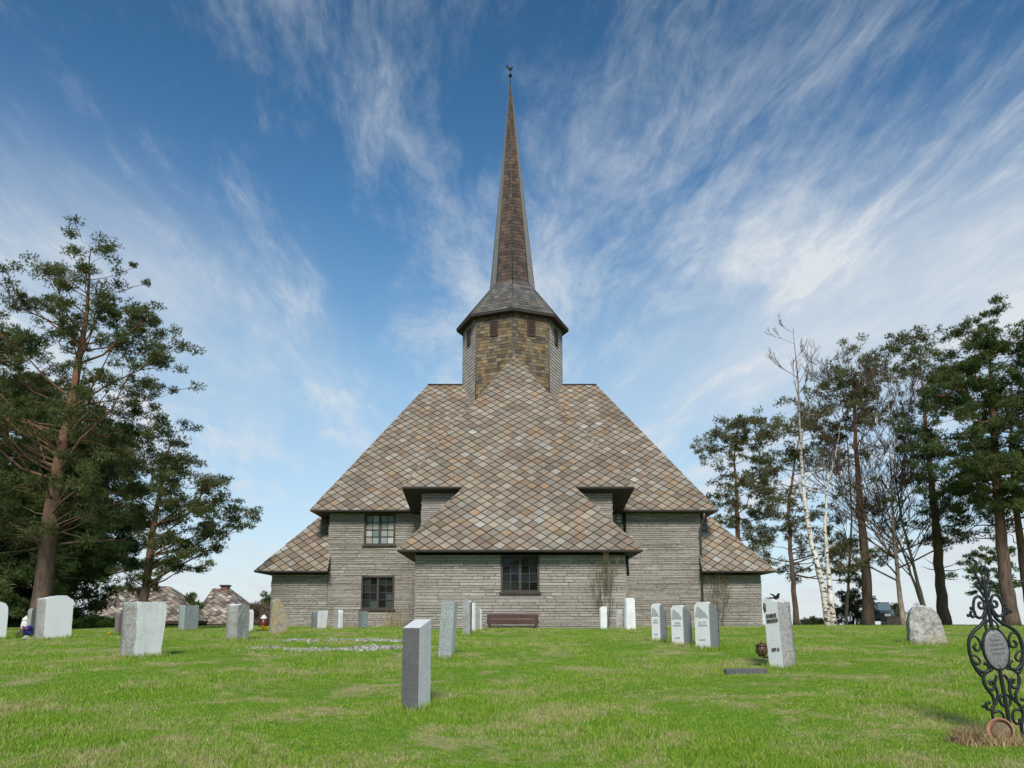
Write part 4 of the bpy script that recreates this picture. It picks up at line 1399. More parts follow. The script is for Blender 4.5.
# ==================================================================== IRON GRAVE CROSS
def build_iron():
    base = ground_at(1012, 738)
    Y = base.y
    ppm = F / (Y * cp + (EYE * 0 + base.z - EYE) * sp)
    k = 1.0 / ppm
    o = thing('iron_grave_cross', 'black wrought iron grave marker with scrolls and an oval plaque at the right edge', 'grave marker', base)
    o.rotation_euler = (0, R(-5.5), R(-4))

    def C(mb, pts, r_=0.013, mirror=True, n=6):
        # pts: (a, h) in centimetre-like units; smooth by Catmull-Rom
        P = [Vector((a, h)) for a, h in pts]
        Q = []
        for i in range(len(P) - 1):
            p0, p1, p2, p3 = P[max(i - 1, 0)], P[i], P[i + 1], P[min(i + 2, len(P) - 1)]
            for s in range(5):
                t = s / 5
                Q.append(0.5 * ((2 * p1) + (p2 - p0) * t + (2 * p0 - 5 * p1 + 4 * p2 - p3) * t * t + (3 * p1 - p0 - 3 * p2 + p3) * t**3))
        Q.append(P[-1])
        for s in ((-1, 1) if mirror else (1,)):
            mb.tube([(s * q.x * k * .87, 0, q.y * k) for q in Q], r_ * 0.98, n)

    def spiral(c, r0, r1, a0, turns, sgn=1):
        out = []
        N = int(10 * turns)
        for i in range(N + 1):
            t = i / N
            a = a0 + sgn * 2 * math.pi * turns * t
            r_ = r0 + (r1 - r0) * t
            out.append((c[0] + r_ * math.cos(a), c[1] + r_ * math.sin(a)))
        return out
    st = MB(1)
    C(st, [(0, -12), (0, 30), (0, 66), (0, 108), (0, 140), (0, 162)], .0165, False)
    st.build('stem', MATS['iron'], o, (0, 0, 0))
    sc = MB(2)
    # lyre round the plaque
    C(sc, [(3, 135), (5, 122), (11, 114), (22, 107), (28, 100), (30, 90), (29, 78), (25, 70), (18, 66), (12, 68), (12, 73), (16, 75)], .016)
    C(sc, [(28, 100), (22, 103), (17, 98), (17, 90), (22, 88), (24, 92), (21, 95)], .011)
    C(sc, [(30, 84), (24, 83), (20, 78), (23, 74), (26, 77)], .010)
    C(sc, [(28, 80), (27, 72), (24, 66), (21, 62)], .013)
    # upper C scrolls
    C(sc, [(4, 128), (9, 121), (15, 122), (17, 130), (14, 140), (8, 142), (4, 136), (6, 130), (10, 131), (10, 135), (7, 136)], .013)
    C(sc, [(15, 124), (20, 122), (21, 127), (17, 128), (16, 125)], .012)
    C(sc, [(2, 118), (7, 112), (6, 107), (2, 108)], .010)
    # crown
    C(sc, [(2, 140), (5, 147), (9, 153), (8, 157), (5, 155)], .012)
    C(sc, [(1, 150), (5, 158), (7, 166), (3, 171), (-1, 168), (0, 163)], .012, False)
    C(sc, [(-1, 150), (-6, 160), (-8, 168), (-5, 177), (-8, 180)], .013, False)
    # lower S scrolls
    C(sc, [(8, 68), (15, 66), (20, 60), (19, 52), (13, 48), (9, 52), (11, 57), (15, 56)], .013)
    C(sc, [(20, 60), (18, 50), (13, 42), (13, 34), (17, 29), (22, 31), (21, 36), (17, 36)], .014)
    C(sc, [(4, 62), (8, 54), (7, 44), (10, 36), (16, 31)], .013)
    C(sc, [(16, 30), (17, 20), (13, 12), (11, -6)], .014)
    C(sc, [(15, 26), (9, 27), (5, 22), (6, 15), (11, 13), (12, 18)], .012)
    C(sc, spiral((0, 37), 6, 6, 0, 1), .012, False)
    for a, h in ((17, 131), (11, 54), (22, 33), (21, 92), (21, 124)):
        for s in (-1, 1):
            sc.lathe([(.001, -.016), (.012, -.011), (.016, 0), (.012, .011), (.001, .016)], (s * a * k, 0, h * k), 8)
    sc.build('scrollwork', MATS['iron'], o, (0, 0, 0))
    # plaque
    pm = MB(3)
    ring = []
    N = 28
    el = [(11.4 * k * math.cos(2 * math.pi * i / N), 19.5 * k * math.sin(2 * math.pi * i / N)) for i in range(N)]
    zc = 88 * k
    A = [(x, -.012, zc + z) for x, z in el]; B = [(x, .012, zc + z) for x, z in el]
    inner = [(x * .8, -.020, zc + z * .8) for x, z in el]
    pm.face(list(reversed(inner)))
    for i in range(N):
        j = (i + 1) % N
        pm.face([A[j], A[i], inner[i], inner[j]], 0, (0.5, 0.5), True)
        pm.face([A[i], A[j], B[j], B[i]])
    pm.face(B)
    pl = pm.build('plaque', MATS['plaque'], o, (0, 0, 0))
    rm = MB(4)
    rm.tube([(x * 1.06, 0, zc + z * 1.06) for x, z in el + el[:1]], .014, 6)
    rm.build('rim', MATS['iron'], pl, (0, 0, 0))
    lm = MB(5)
    rr = random.Random(4)
    for v, hw in ((9, 5), (4.5, 6.5), (0, 7), (-4.5, 5.5)):
        x = -hw
        while x < hw:
            cw = rr.uniform(.8, 1.3)
            lm.box(((x + cw / 2) * k, -.0215, zc + v * k), (cw * .5 * k, .003, 1.7 * k))
            lm.box(((x + cw / 2 + .3) * k, -.0213, zc + (v + rr.choice((-.6, .6))) * k), (cw * .8 * k, .003, .45 * k))
            x += cw + .5
    lm.build('inscription', MATS['g_grey'], pl, (0, 0, 0))
    # terracotta dish leaning on it
    c = at(1001, 731, Y - .22)
    d = thing('terracotta_dish', 'round terracotta plant dish tipped up against the foot of the iron grave cross', 'plant dish', (c.x, c.y, c.z))
    rot = Matrix.Rotation(R(80), 4, 'X') @ Matrix.Rotation(R(0), 4, 'Y')
    rot = Matrix.Rotation(R(-46), 4, 'Z') @ rot @ Matrix.Scale(.72, 4)
    mb = MB(6)
    mb.lathe([(.085, -.06), (.118, -.045), (.138, .02), (.145, .03), (.138, .036), (.122, .022), (.105, -.03), (.08, -.04)], (0, 0, 0), 28, 0, rot)
    mb.build('rim', MATS['terracotta'], d, (0, 0, 0))
    mb = MB(7)
    mb.lathe([(.115, -.03), (.112, -.004), (.06, .004), (.005, .006)], (0, 0, 0), 24, 0, rot)
    mb.build('soil', MATS['soil'], d, (0, 0, 0))


build_iron()


# ==================================================================== plants
def blades(rng, centers, h0, h1, w, spread, lean):
    N = len(centers)
    z = centers[:, 2]
    hgt = rng.uniform(h0, h1, N)
    a = rng.uniform(0, 2 * np.pi, N); la = rng.uniform(0, 2 * np.pi, N)
    le = rng.uniform(0.1, lean, N) * hgt
    V = np.zeros((N, 3, 3))
    V[:, 0] = centers - np.stack([np.cos(a) * w, np.sin(a) * w, 0 * a], -1)
    V[:, 1] = centers + np.stack([np.cos(a) * w, np.sin(a) * w, 0 * a], -1)
    V[:, 2] = centers + np.stack([np.cos(la) * le, np.sin(la) * le, hgt], -1)
    return V


def puffs(rng, centers, radii, n, L, w, up=0.5, surf=0.5):
    """needle tufts in flattened clumps; centers (m,3), radii (m,3), n tufts each of 5 needles"""
    m = len(centers)
    d = rng.normal(size=(m, n, 3)); d /= np.linalg.norm(d, axis=-1, keepdims=True)
    rad = rng.random((m, n, 1))**surf
    p = centers[:, None] + d * rad * radii[:, None]
    dirv = d + np.array([0, 0, up]) + rng.normal(0, .35, (m, n, 3))
    nn = 5
    p = np.repeat(p.reshape(-1, 1, 3), nn, 1); dirv = np.repeat(dirv.reshape(-1, 1, 3), nn, 1)
    dirv = dirv + rng.normal(0, .75, dirv.shape)
    dirv /= np.linalg.norm(dirv, axis=-1, keepdims=True)
    side = np.cross(dirv, rng.normal(size=dirv.shape))
    side /= np.linalg.norm(side, axis=-1, keepdims=True) + 1e-9
    ln = rng.uniform(.6, 1.2, p.shape[:2] + (1,)) * L
    ww = w * rng.uniform(.6, 1.3, ln.shape)
    V = np.stack([p - side * ww, p + side * ww, p + dirv * ln], 2).reshape(-1, 3, 3)
    u = np.repeat(np.clip(rng.normal(.5, .22, (m, n)) + rng.normal(0, .15, (m, 1)), 0, 1).reshape(-1), nn)
    return V, np.stack([u, rng.random(len(u))], -1)


def in_poly(x, y, poly):
    c = False
    j = len(poly) - 1
    for i in range(len(poly)):
        xi, yi = poly[i]; xj, yj = poly[j]
        if (yi > y) != (yj > y) and x < (xj - xi) * (y - yi) / (yj - yi) + xi:
            c = not c
        j = i
    return c


def pine(label, trunk, Y, r0, zones, mat, seed, tufts=60, L=0.16, w=0.017, dr=2.4, group='pines round the churchyard', name='pine_tree', stubs=0, kslope=(0.15, 0.55)):
    rr = random.Random(seed); rng = np.random.default_rng(seed)
    T_ = [at(px, py, Y) for px, py in trunk]
    base = Vector((T_[0].x, Y, G(T_[0].x, Y)))
    T_[0] = Vector((base.x, Y, min(base.z - .15, T_[0].z)))
    o = thing(name, label, 'tree', base, group)
    # give the trunk some depth wander
    off = 0
    for i in range(1, len(T_)):
        off += rr.uniform(-.2, .2)
        T_[i] = T_[i] + Vector((0, off, 0))
    zs = [p.z for p in T_]
    z0, z1 = zs[0], zs[-1]

    def tr(z):
        z = max(z0, min(z1, z))
        for i in range(len(T_) - 1):
            if z <= T_[i + 1].z:
                t = (z - T_[i].z) / max(1e-6, T_[i + 1].z - T_[i].z)
                return T_[i].lerp(T_[i + 1], t)
        return T_[-1]

    def rad(z):
        t = (z - z0) / (z1 - z0)
        return r0 * (1 - .95 * max(0, min(1, t))**1.1) * (1 + .35 * max(0, .06 - t) / .06)
    mb = MB(seed)
    NZ = 26
    pts = [tr(z0 + (z1 - z0) * i / NZ) for i in range(NZ + 1)]
    pts = [p + Vector((rr.uniform(-.025, .025), rr.uniform(-.025, .025), 0)) for p in pts]
    mb.tube(pts, [rad(p.z) for p in pts], 12, 0, True, True, None, .12)
    cs, rs = [], []
    nodes = []
    for poly, n, rx, dfac in zones:
        xs = [p[0] for p in poly]; ys = [p[1] for p in poly]
        k = 0
        tries = 0
        while k < n * 1.35 and tries < 9000:
            tries += 1
            px, py = rr.uniform(min(xs), max(xs)), rr.uniform(min(ys), max(ys))
            if not in_poly(px, py, poly):
                continue
            c = at(px, py, Y)
            c.y += rr.uniform(-1, 1) * dr * dfac
            k += 1
            r_ = rr.uniform(*rx)
            a = tr(c.z)
            hd = math.hypot(c.x - a.x, c.y - a.y)
            za = min(max(c.z - hd * rr.uniform(*kslope), z0 + (z1 - z0) * .22), z1 - .05)
            s = tr(za)
            own = True
            best = None
            for (lm_, lr_) in nodes:
                dd = (lm_ - c).length
                if dd < hd * .75 and lm_.z < c.z + .25 and (best is None or dd < best[0]):
                    best = (dd, lm_, lr_)
            if best is not None and rr.random() < .72:
                s = best[1]; own = False; hd = best[0]
            # limb
            mid1 = s.lerp(c, .35) + Vector((rr.uniform(-.12, .12), rr.uniform(-.12, .12), -hd * rr.uniform(.0, .10)))
            mid2 = s.lerp(c, .7) + Vector((rr.uniform(-.15, .15), rr.uniform(-.15, .15), -hd * rr.uniform(.02, .12)))
            lr = min(rad(za) * .42, .010 + .012 * hd, .052) if own else min(best[2], .008 + .010 * hd)
            nodes.append((mid1.copy(), lr * .7)); nodes.append((mid2.copy(), lr * .5)); nodes.append((c.copy(), lr * .35))
            end = c + Vector((0, 0, -.08))
            mb.tube([s, mid1, mid2, end], [lr, lr * .75, lr * .5, .010], 5, 0, False)
            # flat plate made of several clumps
            m = max(3, int(r_ * 7))
            for q in range(m):
                t = Vector((max(-.9, min(.9, rr.gauss(0, .6))) * r_, rr.gauss(0, .5) * r_, rr.gauss(0, .24) * r_))
                cc = c + t
                mb.tube([mid2.lerp(c, .5), c.lerp(cc, .6) + Vector((0, 0, -.05)), cc], [.012, .009, .006], 3, 0, False)
                cs.append(tuple(cc)); q_ = rr.uniform(.15, .36) * (.6 + .5 * r_)
                rs.append((q_ * 1.15, q_ * 1.1, q_ * rr.uniform(.5, .9)))
    for q in range(stubs):
        z = z0 + (z1 - z0) * rr.uniform(.15, .55)
        s = tr(z); a = rr.uniform(0, 6.28); ln = rr.uniform(.5, 1.7)
        e = s + Vector((math.cos(a) * ln, math.sin(a) * ln, rr.uniform(-.3, .4)))
        mb.tube([s, s.lerp(e, .5) + Vector((0, 0, -.08)), e], [.03, .02, .006], 4, 0, False)
    mb.build('trunk', MATS['bark'], o)
    V, u = puffs(rng, np.array(cs), np.array(rs), int(tufts * .62), L * .85, w * .85, .45, .6)
    tris('crown', V, MATS[mat], o, u)
    return o


def twigs(mb, tw, p, d, ln, r_, depth, rr, spread=.55, up=.25, minr=.006):
    """bare branching: thick pieces into mb, thin into tw"""
    n = 3
    pts = [p]
    cur = p; dd = d.copy()
    for i in range(n):
        dd = (dd + Vector((rr.uniform(-.16, .16), rr.uniform(-.16, .16), up * .12 + rr.uniform(-.05, .08)))).normalized()
        cur = cur + dd * (ln / n)
        pts.append(cur)
    rads = [max(minr, r_ * (1 - .45 * i / n)) for i in range(n + 1)]
    (mb if r_ > .018 else tw).tube(pts, rads, 5 if r_ > .03 else 3, 0, False)
    if depth == 0:
        return
    kids = rr.randint(2, 3) + (1 if depth <= 2 else 0)
    for k in range(kids):
        t = rr.uniform(.35, 1.0)
        i = min(int(t * n), n - 1)
        q = pts[i].lerp(pts[i + 1], t * n - i)
        ax = Vector((rr.uniform(-1, 1), rr.uniform(-1, 1), rr.uniform(-.3, .6))).normalized()
        nd = (dd + ax * spread * rr.uniform(.7, 1.4) + Vector((0, 0, up * .35))).normalized()
        twigs(mb, tw, q, nd, ln * rr.uniform(.55, .8), r_ * rr.uniform(.5, .68), depth - 1, rr, spread, up, minr)


def birch(label, stems, Y, r0, seed, nb, ln, depth, group='birches right of the church', start=.3, spread=.55, name='birch_tree', mat='birch', minr=.006):
    rr = random.Random(seed)
    b0 = at(stems[0][0][0], stems[0][0][1], Y)
    base = Vector((b0.x, Y, G(b0.x, Y)))
    o = thing(name, label, 'tree', base, group)
    mb, tw, sm = MB(seed), MB(seed + 1), MB(seed + 2)
    for si, st in enumerate(stems):
        P = [at(px, py, Y + .15 * si) for px, py in st]
        P[0].z = min(P[0].z, base.z - .1)
        zt = P[-1].z - P[0].z
        dense = []
        for i in range(len(P) - 1):
            for s in range(4):
                dense.append(P[i].lerp(P[i + 1], s / 4) + Vector((rr.uniform(-.02, .02), rr.uniform(-.02, .02), 0)))
        dense.append(P[-1])
        R_ = [max(.012, r0 * (.9 if si else 1) * (1 - .96 * ((p.z - P[0].z) / zt)**.8)) for p in dense]
        sm.tube(dense, R_, 9, 0, True, True, None, .1)
        for k in range(nb):
            t = start + (1 - start) * (k + rr.random()) / nb
            t = min(t, .99)
            f = t * (len(dense) - 1); i = int(f)
            q = dense[i].lerp(dense[i + 1], f - i)
            a = rr.uniform(0, 6.28)
            d = Vector((math.cos(a), math.sin(a) * .8, rr.uniform(.35, 1.1))).normalized()
            L_ = ln * (1.15 - .7 * t) * rr.uniform(.7, 1.2)
            twigs(mb, tw, q, d, L_, min(R_[i] * .5, .045), depth, rr, spread, .25, minr)
    sm.build('trunk', MATS[mat], o)
    mb.build('limbs', MATS['limb'], o)
    tw.build('crown', MATS['twig'], o)
    return o


def shrub(name, label, cat, px0, px1, pyt, pyb, Y, mat, seed, n, tufts=40, L=.10, w=.03, depth=.8, group=None, stem=True):
    rng = np.random.default_rng(seed); rr = random.Random(seed)
    a, b = at(px0, pyb, Y), at(px1, pyt, Y)
    xm = (a.x + b.x) / 2
    base = Vector((xm, Y, G(xm, Y)))
    o = thing(name, label, cat, base, group)
    cs, rs = [], []
    H = b.z - base.z; W = (b.x - a.x) / 2
    mb = MB(seed)
    for k in range(n):
        u = rr.uniform(-1, 1); v = rr.random()
        top = H * (1 - .45 * u * u) * rr.uniform(.8, 1.0)
        c = Vector((xm + u * W, Y + rr.uniform(-1, 1) * depth, base.z + v * top))
        q = rr.uniform(.12, .3) * min(1.0, H)
        cs.append(tuple(c)); rs.append((q, q, q * .8))
        if stem and k % 2 == 0:
            s = Vector((xm + u * W * .4, Y, base.z - .05))
            mb.tube([s, s.lerp(c, .5) + Vector((0, 0, .1)), c], [.02, .014, .006], 4, 0, False)
    if stem:
        mb.build('stems', MATS['bark'], o)
    V, u = puffs(rng, np.array(cs), np.array(rs), tufts, L, w, .3, .5)
    tris('foliage', V, MATS[mat], o, u)
    return o


def build_trees():
    # left side
    pine('tall pine at the left edge with a reddish trunk behind the broad white stone',
         [(40, 612), (46, 560), (54, 500), (62, 440), (70, 390), (77, 345), (82, 305), (86, 270), (90, 248)], 24.5, .29,
         [([(30, 300), (42, 250), (68, 240), (92, 226), (112, 240), (130, 262), (134, 296), (122, 325), (60, 330), (10, 318)], 21, (.32, .62), .6),
          ([(105, 300), (148, 300), (170, 325), (172, 355), (160, 388), (138, 396), (120, 425), (98, 400), (95, 340)], 29, (.4, .7), .8),
          ([(-10, 300), (45, 305), (85, 375), (80, 450), (0, 450), (-70, 400)], 40, (.5, .85), 1.0),
          ([(-40, 440), (70, 420), (140, 415), (140, 480), (128, 545), (70, 550), (-40, 560)], 40, (.5, .85), 1.1)],
         'needle', 101, 112, .115, .0125, stubs=12, kslope=(.35, .9))
    pine('dense dark pine behind the tall left pine, running out of the left edge',
         [(-22, 622), (-18, 540), (-12, 450), (-5, 380), (0, 330)], 30, .26,
         [([(-90, 320), (5, 322), (40, 380), (60, 460), (66, 560), (60, 600), (-100, 612)], 120, (.7, 1.2), 1.2)], 'needle_dark', 102, 90, .19, .022)
    pine('dense low-branched pine between the tall left pine and the spreading pine',
         [(66, 622), (64, 590), (68, 540), (78, 485), (88, 440), (94, 420)], 31, .24,
         [([(45, 430), (98, 408), (124, 426), (132, 455), (130, 520), (122, 560), (100, 578), (62, 585), (40, 580)], 90, (.7, 1.15), 1.1)], 'needle_dark', 103, 85, .19, .022)
    pine('dark pine filling the gap low at the far left edge', [(18, 626), (20, 580), (24, 520), (26, 470)], 34, .22,
         [([(-30, 470), (50, 470), (70, 560), (66, 618), (-40, 622)], 90, (.8, 1.3), 1.0)], 'needle_dark', 104, 90, .2, .026)
    pine('smaller spreading pine with limbs reaching right above the house roofs',
         [(141, 612), (146, 570), (151, 530), (157, 490), (162, 455), (172, 428)], 26, .17,
         [([(135, 455), (150, 432), (170, 418), (190, 418), (188, 448), (205, 462), (206, 490), (180, 500), (140, 500)], 25, (.4, .7), .8),
          ([(190, 490), (222, 474), (244, 512), (238, 526), (215, 530), (198, 515)], 16, (.35, .55), .7),
          ([(165, 505), (208, 505), (218, 540), (212, 562), (190, 555), (170, 535)], 18, (.3, .55), .7),
          ([(150, 530), (188, 548), (214, 565), (198, 582), (160, 572)], 10, (.3, .5), .6),
          ([(116, 565), (140, 560), (142, 590), (122, 592)], 5, (.3, .5), .6)],
         'needle', 105, 84, .115, .0125, stubs=3, kslope=(.3, .8))
    # right side
    pine('slender open pine just behind the right end of the church', [(741, 626), (739, 560), (737, 500), (735, 455), (739, 428)], 48, .25,
         [([(698, 455), (718, 428), (745, 418), (772, 422), (775, 438), (762, 455), (712, 462)], 22, (.6, 1.0), 1),
          ([(700, 470), (770, 465), (776, 505), (770, 545), (745, 550), (718, 525), (702, 490)], 28, (.55, .95), 1)], 'needle_brown', 111, 50, .2, .022, stubs=12)
    pine('mid green pine with a thin bent trunk, left of the white birch', [(797, 628), (794, 595), (791, 550), (789, 510), (796, 460), (806, 415), (812, 390)], 40, .14,
         [([(748, 480), (764, 440), (796, 395), (830, 375), (852, 385), (850, 430), (832, 468), (802, 505), (765, 515)], 33, (.6, 1.0), 1.0),
          ([(770, 525), (850, 500), (855, 575), (835, 595), (800, 590), (768, 565)], 20, (.5, .85), 1)], 'needle_brown', 112, 58, .18, .019, stubs=6)
    pine('tall pine with a stout dark trunk directly right of the white birch', [(868, 628), (865, 580), (861, 520), (857, 460), (853, 410), (850, 362)], 38, .26,
         [([(812, 395), (830, 360), (852, 350), (882, 352), (900, 382), (890, 425), (868, 462), (832, 450)], 25, (.5, .9), 1),
          ([(832, 480), (892, 470), (898, 580), (842, 585)], 14, (.4, .75), 1)], 'needle_brown', 113, 55, .17, .018, stubs=10)
    pine('tall pine with a leaning dark trunk behind the boulder stone', [(945, 628), (938, 570), (931, 505), (925, 440), (919, 385), (916, 356)], 38, .27,
         [([(884, 375), (894, 345), (918, 334), (948, 344), (962, 375), (945, 415), (902, 420)], 34, (.5, .9), 1),
          ([(890, 430), (960, 430), (968, 540), (905, 550)], 15, (.45, .8), 1)], 'needle', 114, 58, .17, .018, stubs=10)
    pine('big bright green pine behind the iron grave cross near the right edge', [(1012, 628), (1006, 560), (998, 490), (991, 420), (986, 370), (984, 332)], 32, .28,
         [([(966, 345), (976, 316), (990, 316), (1000, 345), (1006, 358), (965, 360)], 12, (.35, .6), .6),
          ([(935, 385), (960, 350), (1000, 345), (1050, 340), (1075, 420), (1070, 505), (1000, 520), (955, 500), (928, 465), (930, 420)], 120, (.6, 1.0), 1.1)],
         'needle_bright', 115, 110, .14, .017, stubs=8)
    pine('pine half cut off by the right edge of the picture', [(1034, 628), (1026, 570), (1018, 505), (1014, 440), (1014, 380)], 34, .22,
         [([(1000, 400), (1040, 350), (1100, 360), (1110, 520), (1015, 540)], 40, (.6, 1.0), 1)], 'needle', 116, 58, .17, .019)
    pine('small far pine seen between two trunks behind the iron grave cross', [(984, 628), (985, 600), (983, 570), (985, 548)], 60, .14,
         [([(960, 580), (972, 560), (985, 545), (1000, 562), (1012, 585), (985, 598)], 20, (.5, .8), 1)], 'needle_dark', 117, 50, .22, .03)
    birch('white double-stemmed birch, bare, right of the church',
          [[(829, 628), (822, 585), (812, 545), (804, 500), (801, 450), (799, 400), (797, 370), (793, 328)],
           [(834, 628), (829, 580), (825, 530), (827, 490), (835, 455), (842, 420)]], 34, .165, 121, 9, 1.35, 3, start=.58, spread=.45)
    birch('reddish bare birch with a pale thin trunk between the two stout pine trunks',
          [[(904, 628), (899, 590), (895, 545), (892, 500), (890, 450), (888, 400)]], 36, .13, 122, 34, 2.7, 4, start=.22, spread=.62, minr=.008, mat='pink_bark')
    birch('leaning bare birch with a forked trunk in front of the leaning pine trunk',
          [[(929, 626), (920, 592), (912, 560), (902, 520), (894, 470), (900, 420)], [(931, 626), (916, 588), (906, 560), (890, 520), (878, 470)]], 37, .105, 123, 12, 2.5, 4, start=.3, spread=.62, minr=.008, mat='pink_bark')
    birch('bare twiggy birch with a tall fine crown left of the reddish birch',
          [[(846, 628), (848, 590), (852, 520), (848, 450), (842, 405), (838, 372)]], 41, .09, 124, 12, 2.2, 4, start=.4, spread=.5, minr=.006, mat='pink_bark')


def build_shrubs():
    # saplings on the church wall
    for px, top, wd, Y, lab, sd in ((606, 556, 16, 24.35, 'bare young sapling with two stems in front of the end wall', 131), (721, 574, 12, YW - .3, 'bare young sapling before the right church wall', 132)):
        rr = random.Random(sd)
        b = at(px, 628, Y); base = Vector((b.x, Y, G(b.x, Y)))
        o = thing('bare_sapling', lab, 'sapling', base, 'bare saplings at the church wall')
        mb, tw = MB(sd), MB(sd + 1)
        for s in ((-.05, 0), (.06, .02)):
            H = at(px, top, Y).z - base.z
            p = base + Vector((s[0], s[1], -.05))
            pts = [p + Vector((s[0] * t * 3 + rr.uniform(-.02, .02), 0, H * t * .9)) for t in (0, .2, .4, .6, .8, 1)]
            mb.tube(pts, [.022, .019, .016, .012, .009, .005], 5, 0, False)
            for k in range(9):
                t = rr.uniform(.15, .9); f = t * 5; i = min(int(f), 4)
                q = pts[i].lerp(pts[i + 1], f - i)
                a = rr.choice((0, math.pi)) + rr.uniform(-.9, .9)
                d = Vector((math.cos(a) * .7, math.sin(a) * .35, 1.2)).normalized()
                twigs(mb, tw, q, d, H * .24 * rr.uniform(.6, 1.1), .007, 2, rr, .4, .4, .0035)
        mb.build('trunk', MATS['twig'], o)
        tw.build('crown', MATS['bud'], o)
    # dry stalks along the wall
    rng = np.random.default_rng(5)
    for px, top, lab, sd, n, sw in ((396, 600, 'tuft of tall dry yellow stalks at the corner left of the end wall', 141, 42, .28),
                                    (349, 618, 'short dry straw tuft at the foot of the left church wall', 142, 26, .25)):
        Y = YW - .35
        b = at(px, 628, Y)
        z = G(b.x, Y)
        H = at(px, top, Y).z - z
        c = np.stack([rng.normal(b.x, sw, n), rng.normal(Y, .12, n), np.full(n, z - .02)], -1)
        V = blades(rng, c, H * .45, H, .010, .1, .25)
        o = tris('dry_stalks', V, MATS['dry_grass'])
        tag(o, lab, 'dry plant', 'dry stalks at the church wall')
    # withered tuft by the iron marker
    b = ground_at(969, 742)
    n = 420
    c = np.stack([rng.normal(b.x, .075, n), rng.normal(b.y, .06, n), np.zeros(n)], -1)
    c[:, 2] = gz(c[:, 0], c[:, 1]) - .01
    o = tris('withered_plant', blades(rng, c, .05, .17, .005, .1, 1.3), MATS['dead_plant'])
    tag(o, 'brown withered plant tuft in the grass left of the terracotta dish', 'withered plant')
    b = ground_at(1006, 745)
    n = 500
    c = np.stack([rng.normal(b.x, .14, n), rng.normal(b.y, .05, n), np.zeros(n)], -1)
    c[:, 2] = gz(c[:, 0], c[:, 1]) - .01
    o = tris('withered_plant', blades(rng, c, .04, .13, .005, .1, 1.0), MATS['dry_grass'])
    tag(o, 'straw coloured tuft in front of the terracotta dish', 'withered plant')
    # background bushes
    shrub('hedge', 'clipped green hedge between the broad white stone and the weathered slab', 'hedge', 66, 117, 617, 633, 28, 'hedge', 151, 150, 60, .09, .022, .6)
    shrub('bush', 'brown leafless thicket behind the lichen covered stone', 'bush', 244, 272, 602, 630, 44, 'bush_brown', 152, 90, 40, .2, .012, 1.0)
    shrub('bush', 'pale brown leafless bush right of the farther house roof', 'bush', 232, 256, 610, 630, 50, 'bush_brown', 158, 60, 40, .2, .012, 1.0)
    shrub('small_conifer', 'small dark conifer close to the left end of the church', 'bush', 260, 273, 588, 628, 46, 'needle_dark', 153, 50, 40, .15, .02, .6)
    shrub('small_conifer', 'small dark conifer between the two house roofs', 'bush', 184, 201, 590, 628, 56, 'needle_dark', 154, 44, 40, .2, .026, .7)
    shrub('bush', 'dark ragged bush between the white birch and the stout pine trunk', 'bush', 833, 868, 588, 628, 43, 'bush_dark', 155, 75, 46, .12, .02, .9)
    shrub('bush', 'dark little bush above the wooden box', 'bush', 889, 900, 602, 626, 52, 'bush_dark', 156, 36, 40, .12, .024, .5)
    shrub('bush', 'thin grey bush behind the boulder stone', 'bush', 910, 930, 602, 628, 52, 'bush_brown', 157, 34, 22, .2, .008, .6)
    shrub('bush', 'low dark bush left of the foot of the white birch', 'bush', 804, 822, 615, 630, 56, 'bush_dark', 159, 40, 40, .14, .03, .6)
    shrub('bush', 'dark undergrowth below the dense pines at the left edge', 'bush', -20, 34, 600, 632, 36, 'bush_dark', 160, 170, 60, .12, .03, 1.0)


def flowers(name, label, px, py, w, h, mats, seed, n=40):
    rng = np.random.default_rng(seed)
    p = ground_at(px, py)
    o = thing(name, label, 'flowers', p, 'flowers on the graves')
    m = n * 6
    c = np.stack([rng.normal(p.x, w / 2, m), rng.normal(p.y, w / 3, m), np.full(m, p.z - .01)], -1)
    tris('leaves', blades(rng, c, h * .3, h * .9, .008, .1, .6), MATS['hedge'], o)
    for k, mt in enumerate(mats):
        cc = np.stack([rng.normal(p.x + (k - len(mats) / 2 + .5) * w * .5, w * .25, n), rng.normal(p.y - .03, w / 3, n), p.z + rng.uniform(.3, 1, n) * h], -1)
        V, u = puffs(rng, cc, np.full((n, 3), .015), 4, .035, .016, .6, .5)
        tris('blossoms', V, MATS[mt], o, u)


def build_flowers():
    flowers('flower_bunch', 'blue and pink flowers at the left side of the broad white stone', 27.5, 637.5, .22, .26, ['fl_pink', 'fl_blue'], 1, 70)
    flowers('flower_bunch', 'few white flowers in the grass below the blue flowers', 27, 640, .10, .07, ['fl_white'], 2, 14)
    flowers('flower_bunch', 'yellow flowers at the foot of the lichen covered pointed stone', 265, 631, .22, .12, ['fl_yellow'], 3, 40)
    flowers('flower_bunch', 'small yellow patch left of the reddish stone', 110, 634.5, .10, .045, ['fl_yellow'], 4, 14)
    for px, py, h, lab, glass in ((263.5, 630, .5, 'dark red grave lantern with a white top left of the lichen covered stone', 'red_glass'), (25, 632, .5, 'grave lantern with a white top beside the half hidden grey stone', 'white_trim')):
        p = ground_at(px, py)
        l = thing('grave_lantern', lab, 'lantern', p)
        mb = MB(3)
        mb.lathe([(.09, -.02), (.11, .04), (.12, .2), (.10, .3), (.08, .32)], (0, 0, 0), 12)
        mb.build('glass_body', MATS[glass], l, (0, 0, 0))
        mb = MB(4)
        mb.lathe([(.10, .32), (.10, .35), (.06, .41), (.02, .44), (.01, .46)], (0, 0, 0), 12)
        mb.build('cap', MATS['white_trim'], l, (0, 0, 0))


